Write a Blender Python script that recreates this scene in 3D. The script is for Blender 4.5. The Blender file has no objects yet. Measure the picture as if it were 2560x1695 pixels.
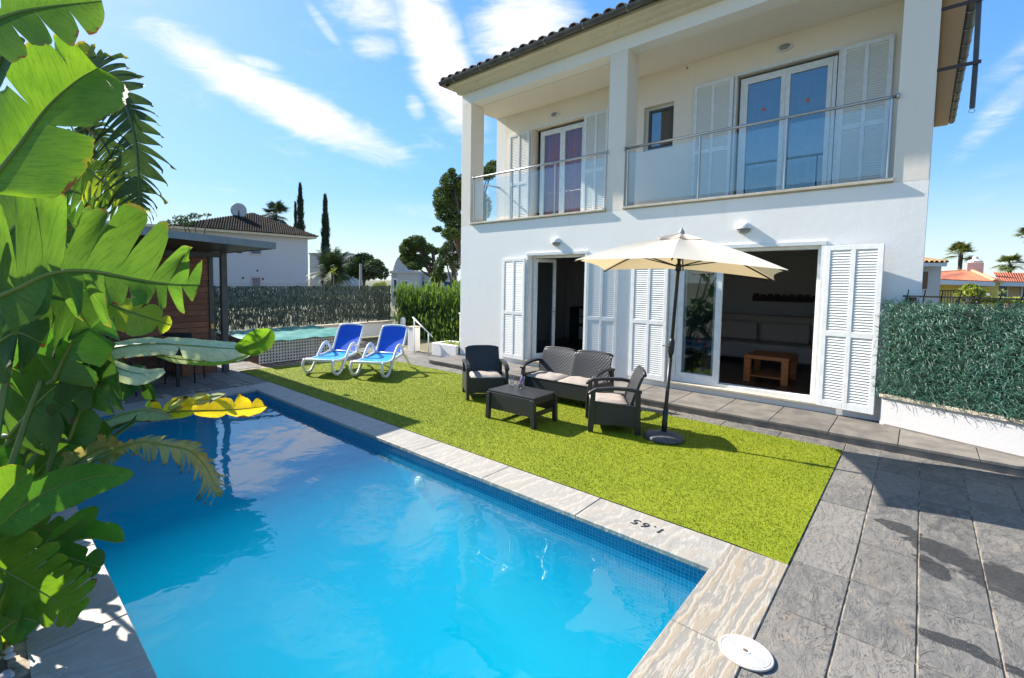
import bpy, math, random
import numpy as np
from mathutils import Vector, Matrix
random.seed(7)
R = random.Random(11)
PI = math.pi
sc = bpy.context.scene
COL = sc.collection

# ------------------------------------------------------------------ camera
CP = Vector((7.652590, -8.059237, 1.840820))
RT = Vector((0.7109377, 0.7032070, 0.0082152)); UPV = Vector((-0.0504101, 0.0393057, 0.9979549)); FW = Vector((-0.7014459, 0.7098979, -0.0633927))
FPX, PX, PY = 1190.816, 1280 - 152.842, 847.5 - 71.585
cam = bpy.data.cameras.new('camera'); co = bpy.data.objects.new('camera', cam); COL.objects.link(co)
cam.sensor_width = 36; cam.lens = FPX / 2560 * 36
cam.shift_x = 152.842 / 2560; cam.shift_y = -71.585 / 2560
cam.clip_start = 0.05; cam.clip_end = 3000
m = Matrix((RT, UPV, -FW)).transposed().to_4x4(); m.translation = CP
co.matrix_world = m; sc.camera = co

def ray(u, v):
    u *= 1.0811; v *= 1.0811
    return FW + RT * ((u - PX) / FPX) - UPV * ((v - PY) / FPX)
def at(u, v, ax, val):
    d = ray(u, v); t = (val - CP[ax]) / d[ax]
    return CP + d * t
def atd(u, v, t):
    return CP + ray(u, v) * t

# ------------------------------------------------------------------ node helpers
def newmat(name):
    m = bpy.data.materials.new(name); m.use_nodes = True
    nt = m.node_tree; nt.nodes.clear()
    out = nt.nodes.new('ShaderNodeOutputMaterial')
    return m, nt, out
def N(nt, typ, ins=None, **kw):
    n = nt.nodes.new(typ)
    for k, v in kw.items(): setattr(n, k, v)
    if ins:
        for k, v in ins.items():
            s = n.inputs[k]
            if isinstance(v, bpy.types.NodeSocket): nt.links.new(v, s)
            else: s.default_value = v
    return n
def rgba(c): return (c[0], c[1], c[2], 1.0)
def math_n(nt, op, a, b=None, c=None, clamp=False):
    n = nt.nodes.new('ShaderNodeMath'); n.operation = op; n.use_clamp = clamp
    for i, v in enumerate((a, b, c)):
        if v is None: continue
        if isinstance(v, bpy.types.NodeSocket): nt.links.new(v, n.inputs[i])
        else: n.inputs[i].default_value = v
    return n.outputs[0]
def mixc(nt, f, a, b, mode='MIX'):
    n = nt.nodes.new('ShaderNodeMix'); n.data_type = 'RGBA'; n.blend_type = mode
    for i, v in ((0, f), (6, a), (7, b)):
        if isinstance(v, bpy.types.NodeSocket): nt.links.new(v, n.inputs[i])
        else: n.inputs[i].default_value = v if i == 0 else rgba(v)
    return n.outputs[2]
def ramp(nt, fac, stops):
    n = nt.nodes.new('ShaderNodeValToRGB'); nt.links.new(fac, n.inputs[0])
    el = n.color_ramp.elements
    while len(el) > 1: el.remove(el[-1])
    el[0].position = stops[0][0]; el[0].color = rgba(stops[0][1])
    for p, c in stops[1:]:
        e = el.new(p); e.color = rgba(c)
    return n.outputs[0]
def smooth(nt, v, lo, hi):
    n = nt.nodes.new('ShaderNodeMapRange'); n.interpolation_type = 'SMOOTHSTEP'
    nt.links.new(v, n.inputs[0]); n.inputs[1].default_value = lo; n.inputs[2].default_value = hi
    return n.outputs[0]
def noise(nt, vec, scale, detail=4, rough=.55, dist=0):
    n = N(nt, 'ShaderNodeTexNoise', {'Scale': scale, 'Detail': detail, 'Roughness': rough, 'Distortion': dist})
    if vec is not None: nt.links.new(vec, n.inputs['Vector'])
    return n.outputs['Fac']
def mapping(nt, vec, loc=(0,0,0), rot=(0,0,0), scale=(1,1,1), typ='POINT'):
    n = N(nt, 'ShaderNodeMapping', {'Vector': vec, 'Location': loc, 'Rotation': rot, 'Scale': scale}, vector_type=typ)
    return n.outputs[0]
def bump(nt, h, strength, dist=.01):
    return N(nt, 'ShaderNodeBump', {'Height': h, 'Strength': strength, 'Distance': dist}).outputs[0]
def mat(name, c, rough=.6, c2=None, scale=6, bmp=0, bscale=60, metal=0, spec=.5, stretch=(1,1,1), detail=5, contrast=(.35,.65), rand=0, coat=0, transl=0, transc=None):
    m, nt, out = newmat(name)
    tc = N(nt, 'ShaderNodeTexCoord').outputs['Object']
    v = mapping(nt, tc, scale=stretch)
    col = None
    b = N(nt, 'ShaderNodeBsdfPrincipled', {'Roughness': rough, 'Metallic': metal, 'Specular IOR Level': spec, 'Coat Weight': coat})
    if c2 is not None:
        f = smooth(nt, noise(nt, v, scale, detail), *contrast)
        col = mixc(nt, f, c, c2)
    if rand:
        g = N(nt, 'ShaderNodeNewGeometry').outputs['Random Per Island']
        hv = N(nt, 'ShaderNodeHueSaturation', {'Color': col if col is not None else rgba(c), 'Value': math_n(nt, 'MULTIPLY_ADD', g, 2*rand, 1-rand)})
        col = hv.outputs[0]
    if col is not None: nt.links.new(col, b.inputs['Base Color'])
    else: b.inputs['Base Color'].default_value = rgba(c)
    if bmp: nt.links.new(bump(nt, noise(nt, v, bscale, 4), bmp), b.inputs['Normal'])
    sh = b.outputs[0]
    if transl:
        tr = N(nt, 'ShaderNodeBsdfTranslucent', {'Color': rgba(transc or c)})
        if col is not None and transc is None: nt.links.new(col, tr.inputs[0])
        sh = N(nt, 'ShaderNodeMixShader', {0: transl, 1: sh, 2: tr.outputs[0]}).outputs[0]
    nt.links.new(sh, out.inputs[0])
    return m

# ------------------------------------------------------------------ mesh builder
BASE = {}
class MB:
    def __init__(s): s.v = []; s.f = []; s.uv = {}
    def add(s, vs, fs, uvs=None):
        o = len(s.v); s.v += [tuple(p) for p in vs]; s.f += [tuple(i + o for i in f) for f in fs]
        if uvs:
            for i, u in enumerate(uvs): s.uv[o + i] = u
        return s
    def box(s, x0, x1, y0, y1, z0, z1, M=None):
        vs = [Vector(p) for p in ((x0,y0,z0),(x1,y0,z0),(x1,y1,z0),(x0,y1,z0),(x0,y0,z1),(x1,y0,z1),(x1,y1,z1),(x0,y1,z1))]
        if M is not None: vs = [M @ p for p in vs]
        return s.add(vs, [(3,2,1,0),(4,5,6,7),(0,1,5,4),(1,2,6,5),(2,3,7,6),(3,0,4,7)])
    def quad(s, a, b, c, d): return s.add([a,b,c,d], [(0,1,2,3)])
    def tube(s, pts, r, n=8, closed=False, flat=None):
        pts = [Vector(p) for p in pts]; k = len(pts)
        rs = r if isinstance(r, (list, tuple)) else [r] * k
        vs = []; prev = None
        for i in range(k):
            if closed: t = pts[(i+1) % k] - pts[i-1]
            else: t = pts[min(i+1, k-1)] - pts[max(i-1, 0)]
            if t.length < 1e-9: t = Vector((0,0,1))
            t.normalize()
            if prev is None:
                a = Vector((0,0,1)) if abs(t.z) < .9 else Vector((1,0,0))
                nrm = t.cross(a).normalized()
            else:
                nrm = (prev - t * prev.dot(t))
                nrm = nrm.normalized() if nrm.length > 1e-6 else t.orthogonal().normalized()
            prev = nrm; bi = t.cross(nrm)
            for j in range(n):
                an = 2*PI*j/n
                x, y = math.cos(an), math.sin(an)
                if flat: y *= flat
                vs.append(pts[i] + nrm*(x*rs[i]) + bi*(y*rs[i]))
        fs = []
        for i in range(k if closed else k-1):
            for j in range(n):
                a = i*n + j; b = i*n + (j+1) % n; i2 = ((i+1) % k) * n
                fs.append((a, b, i2 + (j+1) % n, i2 + j))
        if not closed:
            fs.append(tuple(range(n-1, -1, -1))); fs.append(tuple((k-1)*n + j for j in range(n)))
        return s.add(vs, fs)
    def lathe(s, prof, c=(0,0,0), n=20, M=None):
        vs = []; k = len(prof)
        for r, z in prof:
            for j in range(n):
                a = 2*PI*j/n; p = Vector((c[0] + r*math.cos(a), c[1] + r*math.sin(a), c[2] + z))
                vs.append(M @ p if M is not None else p)
        fs = [(i*n+j, i*n+(j+1) % n, (i+1)*n+(j+1) % n, (i+1)*n+j) for i in range(k-1) for j in range(n)]
        fs.append(tuple(range(n-1,-1,-1))); fs.append(tuple((k-1)*n+j for j in range(n)))
        return s.add(vs, fs)
    def prism(s, poly, a, b, M=None, axis=0):
        # poly in the plane across `axis`, extruded from a to b
        def p3(p, t):
            q = Vector((t,p[0],p[1])) if axis == 0 else Vector((p[0],t,p[1])) if axis == 1 else Vector((p[0],p[1],t))
            return M @ q if M is not None else q
        n = len(poly)
        vs = [p3(p, a) for p in poly] + [p3(p, b) for p in poly]
        fs = [tuple(range(n-1,-1,-1)), tuple(range(n, 2*n))] + [(i, (i+1) % n, n+(i+1) % n, n+i) for i in range(n)]
        return s.add(vs, fs)
    def build(s, name, material, parent=None, smooth=False, bevel=0, recalc=True, local=False):
        me = bpy.data.meshes.new(name)
        vs = s.v
        if parent is not None and not local and parent.name in BASE:
            inv = BASE[parent.name]
            if inv is not None:
                a = np.array(vs, dtype=float).reshape(-1,3); I = np.array(inv)
                vs = (a @ I[:3,:3].T + I[:3,3]).tolist()
        me.from_pydata(vs, [], s.f)
        if s.uv:
            ul = me.uv_layers.new(name='UVMap')
            idx = np.empty(len(me.loops), dtype=np.int32); me.loops.foreach_get('vertex_index', idx)
            tab = np.zeros((len(vs), 2))
            for k, u in s.uv.items(): tab[k] = u
            ul.data.foreach_set('uv', tab[idx].ravel())
        if recalc and len(s.f) < 60000 and not s.uv:
            import bmesh
            bm = bmesh.new(); bm.from_mesh(me); bmesh.ops.recalc_face_normals(bm, faces=bm.faces); bm.to_mesh(me); bm.free()
        me.materials.append(material)
        if smooth: me.polygons.foreach_set('use_smooth', [True] * len(me.polygons))
        me.update()
        o = bpy.data.objects.new(name, me); COL.objects.link(o)
        if parent is not None:
            o.parent = parent; BASE[o.name] = BASE.get(parent.name)
        else: BASE[o.name] = None
        if bevel:
            b = o.modifiers.new('bevel', 'BEVEL'); b.width = bevel; b.segments = 2; b.limit_method = 'ANGLE'; b.angle_limit = math.radians(40)
        if smooth == 'auto':
            pass
        return o
def thing(name, label, cat, loc=(0,0,0), rotz=0, group=None):
    o = bpy.data.objects.new(name, None); COL.objects.link(o)
    o.location = loc; o.rotation_euler = (0,0,rotz); o.empty_display_size = .1
    o['label'] = label; o['category'] = cat
    if group: o['group'] = group
    M = Matrix.Translation(Vector(loc)) @ Matrix.Rotation(rotz, 4, 'Z')
    BASE[o.name] = M.inverted()
    return o
def tag(o, label, cat, group=None):
    o['label'] = label; o['category'] = cat
    if group: o['group'] = group
    return o
def struct(o, kind='structure'): o['kind'] = kind; return o
def dup(root, loc, rotz, label, group=None):
    r = root.copy(); COL.objects.link(r); r.location = loc; r.rotation_euler = (0,0,rotz); r['label'] = label
    if group: r['group'] = group
    for ch in list(root.children):
        c = ch.copy(); COL.objects.link(c); c.parent = r
        for g in list(ch.children):
            d = g.copy(); COL.objects.link(d); d.parent = c
    return r
def spline(pts, n):
    pts = [Vector(p) for p in pts]
    P = [pts[0]*2 - pts[1]] + pts + [pts[-1]*2 - pts[-2]]
    out = []; k = len(pts) - 1
    for i in range(n + 1):
        t = i / n * k; j = min(int(t), k - 1); u = t - j
        a, b, c, d = P[j:j+4]
        out.append(.5*((2*b) + (c-a)*u + (2*a-5*b+4*c-d)*u*u + (3*b-a-3*c+d)*u**3))
    return out

# ------------------------------------------------------------------ light and sky
TAN, KY = .77, .14
sund = Vector((1, KY, -TAN)).normalized()          # the way light travels
ELEV = math.asin(-sund.z); to = -sund
sl = bpy.data.lights.new('sun', 'SUN'); sl.energy = 4.6; sl.angle = math.radians(.5); sl.color = (1, .95, .86)
so = bpy.data.objects.new('sun', sl); COL.objects.link(so)
so.rotation_euler = (-sund).to_track_quat('Z', 'Y').to_euler()
w = bpy.data.worlds.new('World'); sc.world = w; w.use_nodes = True
nt = w.node_tree; nt.nodes.clear()
wo = nt.nodes.new('ShaderNodeOutputWorld'); bg = nt.nodes.new('ShaderNodeBackground')
sky = nt.nodes.new('ShaderNodeTexSky'); sky.sky_type = 'NISHITA'; sky.sun_disc = False
sky.sun_elevation = ELEV; sky.sun_rotation = math.atan2(to.x, to.y)
sky.air_density = 1.0; sky.dust_density = .6; sky.ozone_density = 2.5
SKY_STR = .15
gen = N(nt, 'ShaderNodeTexCoord').outputs['Generated']
sx = N(nt, 'ShaderNodeSeparateXYZ', {0: gen})
az = math_n(nt, 'MULTIPLY', math_n(nt, 'ARCTAN2', sx.outputs[0], sx.outputs[1]), 180/PI)
el = math_n(nt, 'MULTIPLY', math_n(nt, 'ARCSINE', sx.outputs[2]), 180/PI)
ae = N(nt, 'ShaderNodeCombineXYZ', {0: az, 1: el, 2: 0.0}).outputs[0]
# cloud layer seen on the dome: azimuth, elevation, half length, half width, tilt, weight
CL = [(-63.5,18.6,16,2.7,-20,1.1), (-70,21.6,6,1.9,-20,.75), (-46.3,24.5,10.5,3.8,-60,1.2), (-36.5,27,7.5,4.6,10,1.0), (-55,28.5,7,2.6,-15,.7), (-53.5,25,3.6,1.7,0,.6), (-66.5,22.2,3.4,.8,-4,.8),
      (-59.5,26.5,4,.8,-45,.4), (-49,19.4,1.8,1.3,-50,.6), (-56,29,6,2,-10,.6), (3.4,13,6,1.4,55,.4), (6,18,6,1.6,40,.4), (-80,30,10,5,0,.6), (-60,37,12,5,20,.75), (-40,42,14,5,-30,.8), (-20,38,10,5,30,.6),
      (-75,48,16,6,10,.6), (-45,8,12,1.8,-4,.3), (120,30,25,8,10,.7), (170,40,25,8,-20,.7), (-130,35,20,7,0,.6)]
nz = noise(nt, mapping(nt, ae, rot=(0,0,math.radians(20)), scale=(.14,.46,1)), 1.0, 10, .66, .9)
nz2 = noise(nt, mapping(nt, ae, scale=(.08,.12,1), loc=(7,3,0)), 1.0, 3, .5, .3)
tot = None
for a, e, L, W_, r, wt in CL:
    v = mapping(nt, ae, loc=(a,e,0), rot=(0,0,math.radians(r)), scale=(L,W_,1), typ='TEXTURE')
    ln = N(nt, 'ShaderNodeVectorMath', {0: v}, operation='LENGTH').outputs['Value']
    g = math_n(nt, 'MULTIPLY', smooth(nt, ln, 1.35, 0.15), wt)
    tot = g if tot is None else math_n(nt, 'MAXIMUM', tot, g)
cm = math_n(nt, 'ADD', math_n(nt, 'MULTIPLY', tot, 1.0), math_n(nt, 'MULTIPLY', math_n(nt, 'SUBTRACT', nz, .5), 1.35))
cm = math_n(nt, 'MULTIPLY', smooth(nt, cm, .08, 1.15), math_n(nt, 'MINIMUM', math_n(nt, 'MULTIPLY', tot, 3.0), 1.0))
cir = math_n(nt, 'MULTIPLY', smooth(nt, nz, .5, .85), .35)
cm = math_n(nt, 'MAXIMUM', cm, math_n(nt, 'MULTIPLY', cir, smooth(nt, nz2, .35, .7)))
hs = N(nt, 'ShaderNodeHueSaturation', {'Color': sky.outputs[0], 'Saturation': 1.2, 'Value': 1.0})
hsm = N(nt, 'ShaderNodeVectorMath', {0: hs.outputs[0], 1: (.88,1.05,1.12)}, operation='MULTIPLY')
cloudc = N(nt, 'ShaderNodeMix', data_type='RGBA')
nt.links.new(cm, cloudc.inputs[0]); 
lum = N(nt, 'ShaderNodeRGBToBW', {0: hsm.outputs[0]}).outputs[0]
sc_ = math_n(nt, 'DIVIDE', 1.0, math_n(nt, 'MULTIPLY_ADD', lum, .30, 1.0))
skc = N(nt, 'ShaderNodeVectorMath', {0: hsm.outputs[0], 'Scale': sc_}, operation='SCALE').outputs[0]
hz = smooth(nt, el, 11.0, -2.0)
skc = mixc(nt, math_n(nt, 'MULTIPLY', hz, .65), skc, (2.9,3.25,3.5))
nt.links.new(skc, cloudc.inputs[6]); cloudc.inputs[7].default_value = (3.1, 3.1, 3.2, 1)
nt.links.new(cloudc.outputs[2], bg.inputs[0]); bg.inputs[1].default_value = SKY_STR
nt.links.new(bg.outputs[0], wo.inputs[0])
sc.view_settings.view_transform = 'Standard'; sc.view_settings.look = 'None'; sc.view_settings.exposure = 1.32; sc.view_settings.gamma = 1
sc.render.engine = 'CYCLES'
sc.cycles.volume_bounces = 4; sc.cycles.max_bounces = 10; sc.cycles.transparent_max_bounces = 16; sc.cycles.caustics_reflective = False; sc.cycles.caustics_refractive = False
sc.cycles.use_denoising = True
try: sc.cycles.denoiser = 'OPENIMAGEDENOISE'
except Exception: pass

# ------------------------------------------------------------------ materials
def stucco(name, c, dirt=.05):
    m, nt, out = newmat(name)
    tc = N(nt, 'ShaderNodeTexCoord').outputs['Object']
    a = noise(nt, tc, 1.3, 6); s = noise(nt, mapping(nt, tc, scale=(5,5,.6)), 1.5, 5)
    f = math_n(nt, 'MULTIPLY', smooth(nt, a, .4, .8), dirt*4, clamp=True)
    col = mixc(nt, f, c, (c[0]*.86, c[1]*.85, c[2]*.84))
    col = mixc(nt, math_n(nt, 'MULTIPLY', smooth(nt, s, .56, .8), dirt*5, clamp=True), col, (c[0]*.78, c[1]*.76, c[2]*.72))
    h = math_n(nt, 'ADD', noise(nt, tc, 55, 3), math_n(nt, 'MULTIPLY', noise(nt, tc, 9, 3), 1.2))
    b = N(nt, 'ShaderNodeBsdfPrincipled', {'Base Color': col, 'Roughness': .85, 'Specular IOR Level': .2, 'Normal': bump(nt, h, .22, .006)})
    nt.links.new(b.outputs[0], out.inputs[0]); return m
M_WALL = stucco('white_stucco', (.91,.87,.82))
M_LOG = stucco('cream_stucco', (.86,.77,.66), .03)
M_LFLOOR = mat('pale_loggia_tiles', (.72,.66,.56), .5)
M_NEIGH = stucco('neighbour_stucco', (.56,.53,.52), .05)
M_CORN = stucco('stained_cornice', (.70,.62,.48), .2)
M_PEACH = stucco('peach_soffit', (.70,.46,.30), .05)
M_PAINT = mat('white_painted_wood', (.80,.80,.79), .35, (.72,.72,.70), 12, .03, 40)
M_SLAT = mat('white_louvre_slat', (.82,.80,.75), .45)
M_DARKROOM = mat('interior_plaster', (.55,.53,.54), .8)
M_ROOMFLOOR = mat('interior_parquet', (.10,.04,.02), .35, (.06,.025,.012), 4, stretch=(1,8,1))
M_STONEEDGE = mat('cream_stone_edge', (.62,.54,.42), .6, (.5,.42,.31), 7, .1, 40)
M_STEEL = mat('brushed_steel', (.45,.45,.45), .28, metal=1)
M_GUTTER = mat('dark_zinc_gutter', (.07,.07,.068), .45, (.13,.125,.11), 3, metal=.4)
M_TILE = mat('clay_roof_tile', (.26,.20,.15), .8, (.16,.12,.09), 3, .2, 30, rand=.3)
M_TILE_RED = mat('red_roof_tile', (.42,.12,.05), .8, (.30,.09,.045), 3, .2, 20, rand=.2)
M_TILE_GREY = mat('weathered_roof_tile', (.05,.04,.033), .95, (.03,.025,.02), 2, .2, 10, rand=.3, spec=.05)
M_BLACK = mat('black_metal', (.012,.012,.013), .4)
M_DGREY = mat('dark_grey_steel', (.05,.052,.06), .45, (.075,.075,.08), 3)
M_RATTAN = None
M_CUSH = mat('beige_cushion', (.37,.31,.27), .9, (.31,.26,.225), 20, .15, 120)
M_WOOD_ORANGE = mat('orange_wood', (.42,.13,.03), .4, (.30,.085,.02), 3, stretch=(2,14,14))
M_SOFA = mat('beige_sofa_fabric', (.55,.46,.40), .9, bmp=.1)
M_CANVAS = mat('cream_canvas', (.80,.74,.62), .9, (.76,.69,.57), 5, .05, 200, transl=.3, transc=(.85,.62,.36))
M_ROPE = mat('white_plastic', (.78,.77,.76), .35, (.70,.69,.67), 5)
M_BASEG = mat('dark_concrete', (.06,.06,.065), .6, (.09,.09,.095), 20, .15, 60)
M_GLASSWARE = None

def schlick(nt, r0, nrm=None):
    lwt = N(nt, 'ShaderNodeLayerWeight', {'Blend': .5})
    if nrm is not None: nt.links.new(nrm, lwt.inputs['Normal'])
    p5 = math_n(nt, 'POWER', lwt.outputs['Facing'], 5.0 if nrm is None else 3.6)
    return math_n(nt, 'MULTIPLY_ADD', p5, 1 - r0, r0, clamp=True)
def glass_mat(name, tint=(.93,.97,.98), r0=.07):
    m, nt, out = newmat(name)
    f = schlick(nt, r0)
    tr = N(nt, 'ShaderNodeBsdfTransparent', {'Color': rgba(tint)}); gl = N(nt, 'ShaderNodeBsdfGlossy', {'Roughness': .0, 'Color': (1,1,1,1)})
    mx = N(nt, 'ShaderNodeMixShader', {0: f, 1: tr.outputs[0], 2: gl.outputs[0]})
    nt.links.new(mx.outputs[0], out.inputs[0]); return m
M_GLASS = glass_mat('clear_rail_glass', (.92,.96,.97), .08)
M_PANE = glass_mat('window_glass', (.62,.74,.80), .15)
M_PANEL = glass_mat('curtained_glass', (.85,.86,.92), .06)
M_PANE2 = glass_mat('door_glass', (.72,.78,.80), .07)
M_GLASSWARE = glass_mat('drinking_glass', (.9,.92,.92), .08)

def weave_mat():
    m, nt, out = newmat('black_rattan_weave')
    tc = N(nt, 'ShaderNodeTexCoord').outputs['Object']
    sp = N(nt, 'ShaderNodeSeparateXYZ', {0: tc})
    h = math_n(nt, 'ADD', sp.outputs[0], sp.outputs[1])
    kx, kz = 2*PI/.045, 2*PI/.021
    row = math_n(nt, 'FLOOR', math_n(nt, 'MULTIPLY', sp.outputs[2], kz/(2*PI)))
    ph = math_n(nt, 'MULTIPLY', row, PI)
    a = math_n(nt, 'SINE', math_n(nt, 'ADD', math_n(nt, 'MULTIPLY', h, kx), ph))
    b_ = math_n(nt, 'ABSOLUTE', math_n(nt, 'SINE', math_n(nt, 'MULTIPLY', sp.outputs[2], kz/2)))
    hh = math_n(nt, 'MULTIPLY', math_n(nt, 'MULTIPLY_ADD', a, .5, .6), b_)
    col = mixc(nt, hh, (.017,.017,.019), (.032,.032,.035))
    b = N(nt, 'ShaderNodeBsdfPrincipled', {'Base Color': col, 'Roughness': .42, 'Normal': bump(nt, hh, .55, .006)})
    nt.links.new(b.outputs[0], out.inputs[0]); return m
M_RATTAN = weave_mat()
M_PLASTIC = mat('black_resin', (.018,.018,.021), .42, bmp=.05, bscale=150)

def slate_mat():
    m, nt, out = newmat('grey_slate_tiles')
    tc = N(nt, 'ShaderNodeTexCoord').outputs['Object']
    isl = N(nt, 'ShaderNodeNewGeometry').outputs['Random Per Island']
    off = N(nt, 'ShaderNodeCombineXYZ', {0: math_n(nt, 'MULTIPLY', isl, 37.0), 1: math_n(nt, 'MULTIPLY', isl, 91.0), 2: 0.0}).outputs[0]
    v = N(nt, 'ShaderNodeVectorMath', {0: tc, 1: off}, operation='ADD').outputs[0]
    base = ramp(nt, isl, [(0,(.078,.076,.072)), (.25,(.165,.153,.138)), (.5,(.11,.107,.10)), (.72,(.205,.187,.165)), (.86,(.14,.13,.117)), (1,(.25,.23,.20))])
    n1 = noise(nt, mapping(nt, v, scale=(2.2,1,1)), 4.5, 8, .65, 1.2); n2 = noise(nt, v, 22, 6, .7, .8)
    col = mixc(nt, smooth(nt, n1, .35, .75), base, (.225,.203,.175))
    rust = smooth(nt, noise(nt, v, 2.6, 5, .6, 2.0), .58, .75)
    col = mixc(nt, math_n(nt, 'MULTIPLY', rust, .45), col, (.30,.22,.145))
    col = mixc(nt, math_n(nt, 'MULTIPLY', smooth(nt, n2, .55, .75), .4), col, (.11,.108,.105))
    vein = smooth(nt, math_n(nt, 'ABSOLUTE', math_n(nt, 'SUBTRACT', noise(nt, mapping(nt, v, scale=(3,1,1)), 3.0, 4, .6, 2.5), .5)), .016, .0)
    col = mixc(nt, math_n(nt, 'MULTIPLY', vein, .75), col, (.05,.048,.045))
    # wet patches; the last three also paint in the parasol shadow's lower part
    wet_shadow = None
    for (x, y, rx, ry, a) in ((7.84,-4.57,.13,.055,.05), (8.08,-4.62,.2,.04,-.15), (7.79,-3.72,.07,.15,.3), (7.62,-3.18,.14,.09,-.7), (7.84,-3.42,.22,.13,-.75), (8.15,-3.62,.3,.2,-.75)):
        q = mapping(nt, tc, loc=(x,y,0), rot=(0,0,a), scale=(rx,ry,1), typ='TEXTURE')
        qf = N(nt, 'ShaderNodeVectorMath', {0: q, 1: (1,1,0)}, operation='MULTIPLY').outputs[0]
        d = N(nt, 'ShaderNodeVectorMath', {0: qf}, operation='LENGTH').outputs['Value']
        g = math_n(nt, 'SUBTRACT', 1.35, d); wet_shadow = g if wet_shadow is None else math_n(nt, 'MAXIMUM', wet_shadow, g)
    wet_shadow = smooth(nt, math_n(nt, 'ADD', wet_shadow, math_n(nt, 'MULTIPLY', math_n(nt, 'SUBTRACT', noise(nt, mapping(nt, tc, scale=(1,1.2,1)), 11, 5), .5), 1.2)), .2, .42)
    col = mixc(nt, math_n(nt, 'MULTIPLY', wet_shadow, .85), col, (.02,.02,.022))
    rg = math_n(nt, 'MULTIPLY_ADD', wet_shadow, -.38, .6)
    h = math_n(nt, 'ADD', math_n(nt, 'MULTIPLY', n1, 1.5), math_n(nt, 'ADD', n2, math_n(nt, 'MULTIPLY', vein, -.6)))
    b = N(nt, 'ShaderNodeBsdfPrincipled', {'Base Color': col, 'Roughness': rg, 'Normal': bump(nt, h, .6, .012)})
    nt.links.new(b.outputs[0], out.inputs[0]); return m
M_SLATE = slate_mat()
def coping_mat(nm='veined_coping_stone', vs=1.0, ca=(.32,.30,.27), cb_=(.39,.36,.315)):
    m, nt, out = newmat(nm)
    tc = N(nt, 'ShaderNodeTexCoord').outputs['Object']
    isl = N(nt, 'ShaderNodeNewGeometry').outputs['Random Per Island']
    off = N(nt, 'ShaderNodeCombineXYZ', {0: math_n(nt, 'MULTIPLY', isl, 17.0), 1: math_n(nt, 'MULTIPLY', isl, 53.0), 2: 0.0}).outputs[0]
    v = N(nt, 'ShaderNodeVectorMath', {0: tc, 1: off}, operation='ADD').outputs[0]
    wv = N(nt, 'ShaderNodeTexWave', {'Vector': mapping(nt, v, rot=(0,0,.12 if vs > 1 else .35), scale=(2.6,.45,1) if vs > 1 else (1.3,.5,1)), 'Scale': 1.5, 'Distortion': 16.0, 'Detail': 6.0, 'Detail Scale': 1.3, 'Detail Roughness': .62}).outputs['Fac']
    n1 = noise(nt, v, 3, 6, .6, .8); n2 = noise(nt, v, 30, 5, .7)
    sx_ = N(nt, 'ShaderNodeSeparateXYZ', {0: tc}).outputs[0]
    base = mixc(nt, isl, ca, cb_)
    col = mixc(nt, math_n(nt, 'MULTIPLY', smooth(nt, n1, .35, .7), 1.0/vs), base, (.40,.37,.325))
    col = mixc(nt, math_n(nt, 'MULTIPLY', smooth(nt, wv, .35, .02), .30*vs), col, (.20,.185,.165))
    col = mixc(nt, math_n(nt, 'MULTIPLY', smooth(nt, wv, .62, .8), .28*vs), col, (.30,.23,.155))
    col = mixc(nt, math_n(nt, 'MULTIPLY', smooth(nt, n2, .56, .8), .35), col, (.20,.195,.19))
    h = math_n(nt, 'ADD', wv, math_n(nt, 'MULTIPLY', n2, .6))
    b = N(nt, 'ShaderNodeBsdfPrincipled', {'Base Color': col, 'Roughness': .55, 'Normal': bump(nt, h, .3, .01)})
    nt.links.new(b.outputs[0], out.inputs[0]); return m
M_COPING = coping_mat()
M_COPING2 = coping_mat('streaked_coping_stone', 2.2, (.30,.265,.215), (.37,.325,.26))
M_GROUT = mat('sandy_grout', (.44,.35,.25), .9, (.10,.08,.06), 9, .3, 60)
M_SOIL = mat('dry_soil', (.09,.07,.045), .95, (.16,.13,.09), 3, .5, 20)
M_GROUND = mat('dry_grass_ground', (.10,.11,.05), .95, (.16,.14,.08), .3, .3, 4)
M_PEB = mat('white_pebble', (.58,.56,.53), .55, (.42,.41,.40), 30, rand=.25)

def lawn_mat(name, blade=False):
    m, nt, out = newmat(name)
    tc = N(nt, 'ShaderNodeTexCoord').outputs['Object']
    n1 = noise(nt, tc, 1.2, 4); n2 = noise(nt, tc, 60, 4, .7)
    col = mixc(nt, smooth(nt, n1, .35, .7), (.185,.225,.008), (.22,.25,.011))
    col = mixc(nt, math_n(nt, 'MULTIPLY', smooth(nt, n2, .5, .75), .35), col, (.165,.205,.009))
    if blade:
        g = N(nt, 'ShaderNodeNewGeometry').outputs['Random Per Island']
        col = mixc(nt, 1.0, col, ramp(nt, g, [(0,(.88,.92,.85)), (.5,(1,1,1)), (.97,(1.08,1.05,1)), (1,(1.5,1.25,1.8))]), 'MULTIPLY')
    b = N(nt, 'ShaderNodeBsdfPrincipled', {'Base Color': col, 'Roughness': .7, 'Specular IOR Level': .25})
    nt.links.new(b.outputs[0], out.inputs[0]); return m
M_LAWN = lawn_mat('turf_backing'); M_BLADE = lawn_mat('turf_blades', True)

# ------------------------------------------------------------------ ground, paving, pool
PX0, PX1, PY0, PY1 = -.12, 6.79, -7.54, -4.75
WZ = -.115
g = MB()
B_ = 900
for (x0,x1,y0,y1) in ((-B_,PX0-.05,-B_,B_), (PX1+.05,B_,-B_,B_), (PX0-.05,PX1+.05,PY1+.05,B_), (PX0-.05,PX1+.05,-B_,PY0-.05)):
    g.quad((x0,y0,-.06),(x1,y0,-.06),(x1,y1,-.06),(x0,y1,-.06))
struct(g.build('ground', M_GROUND))
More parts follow.
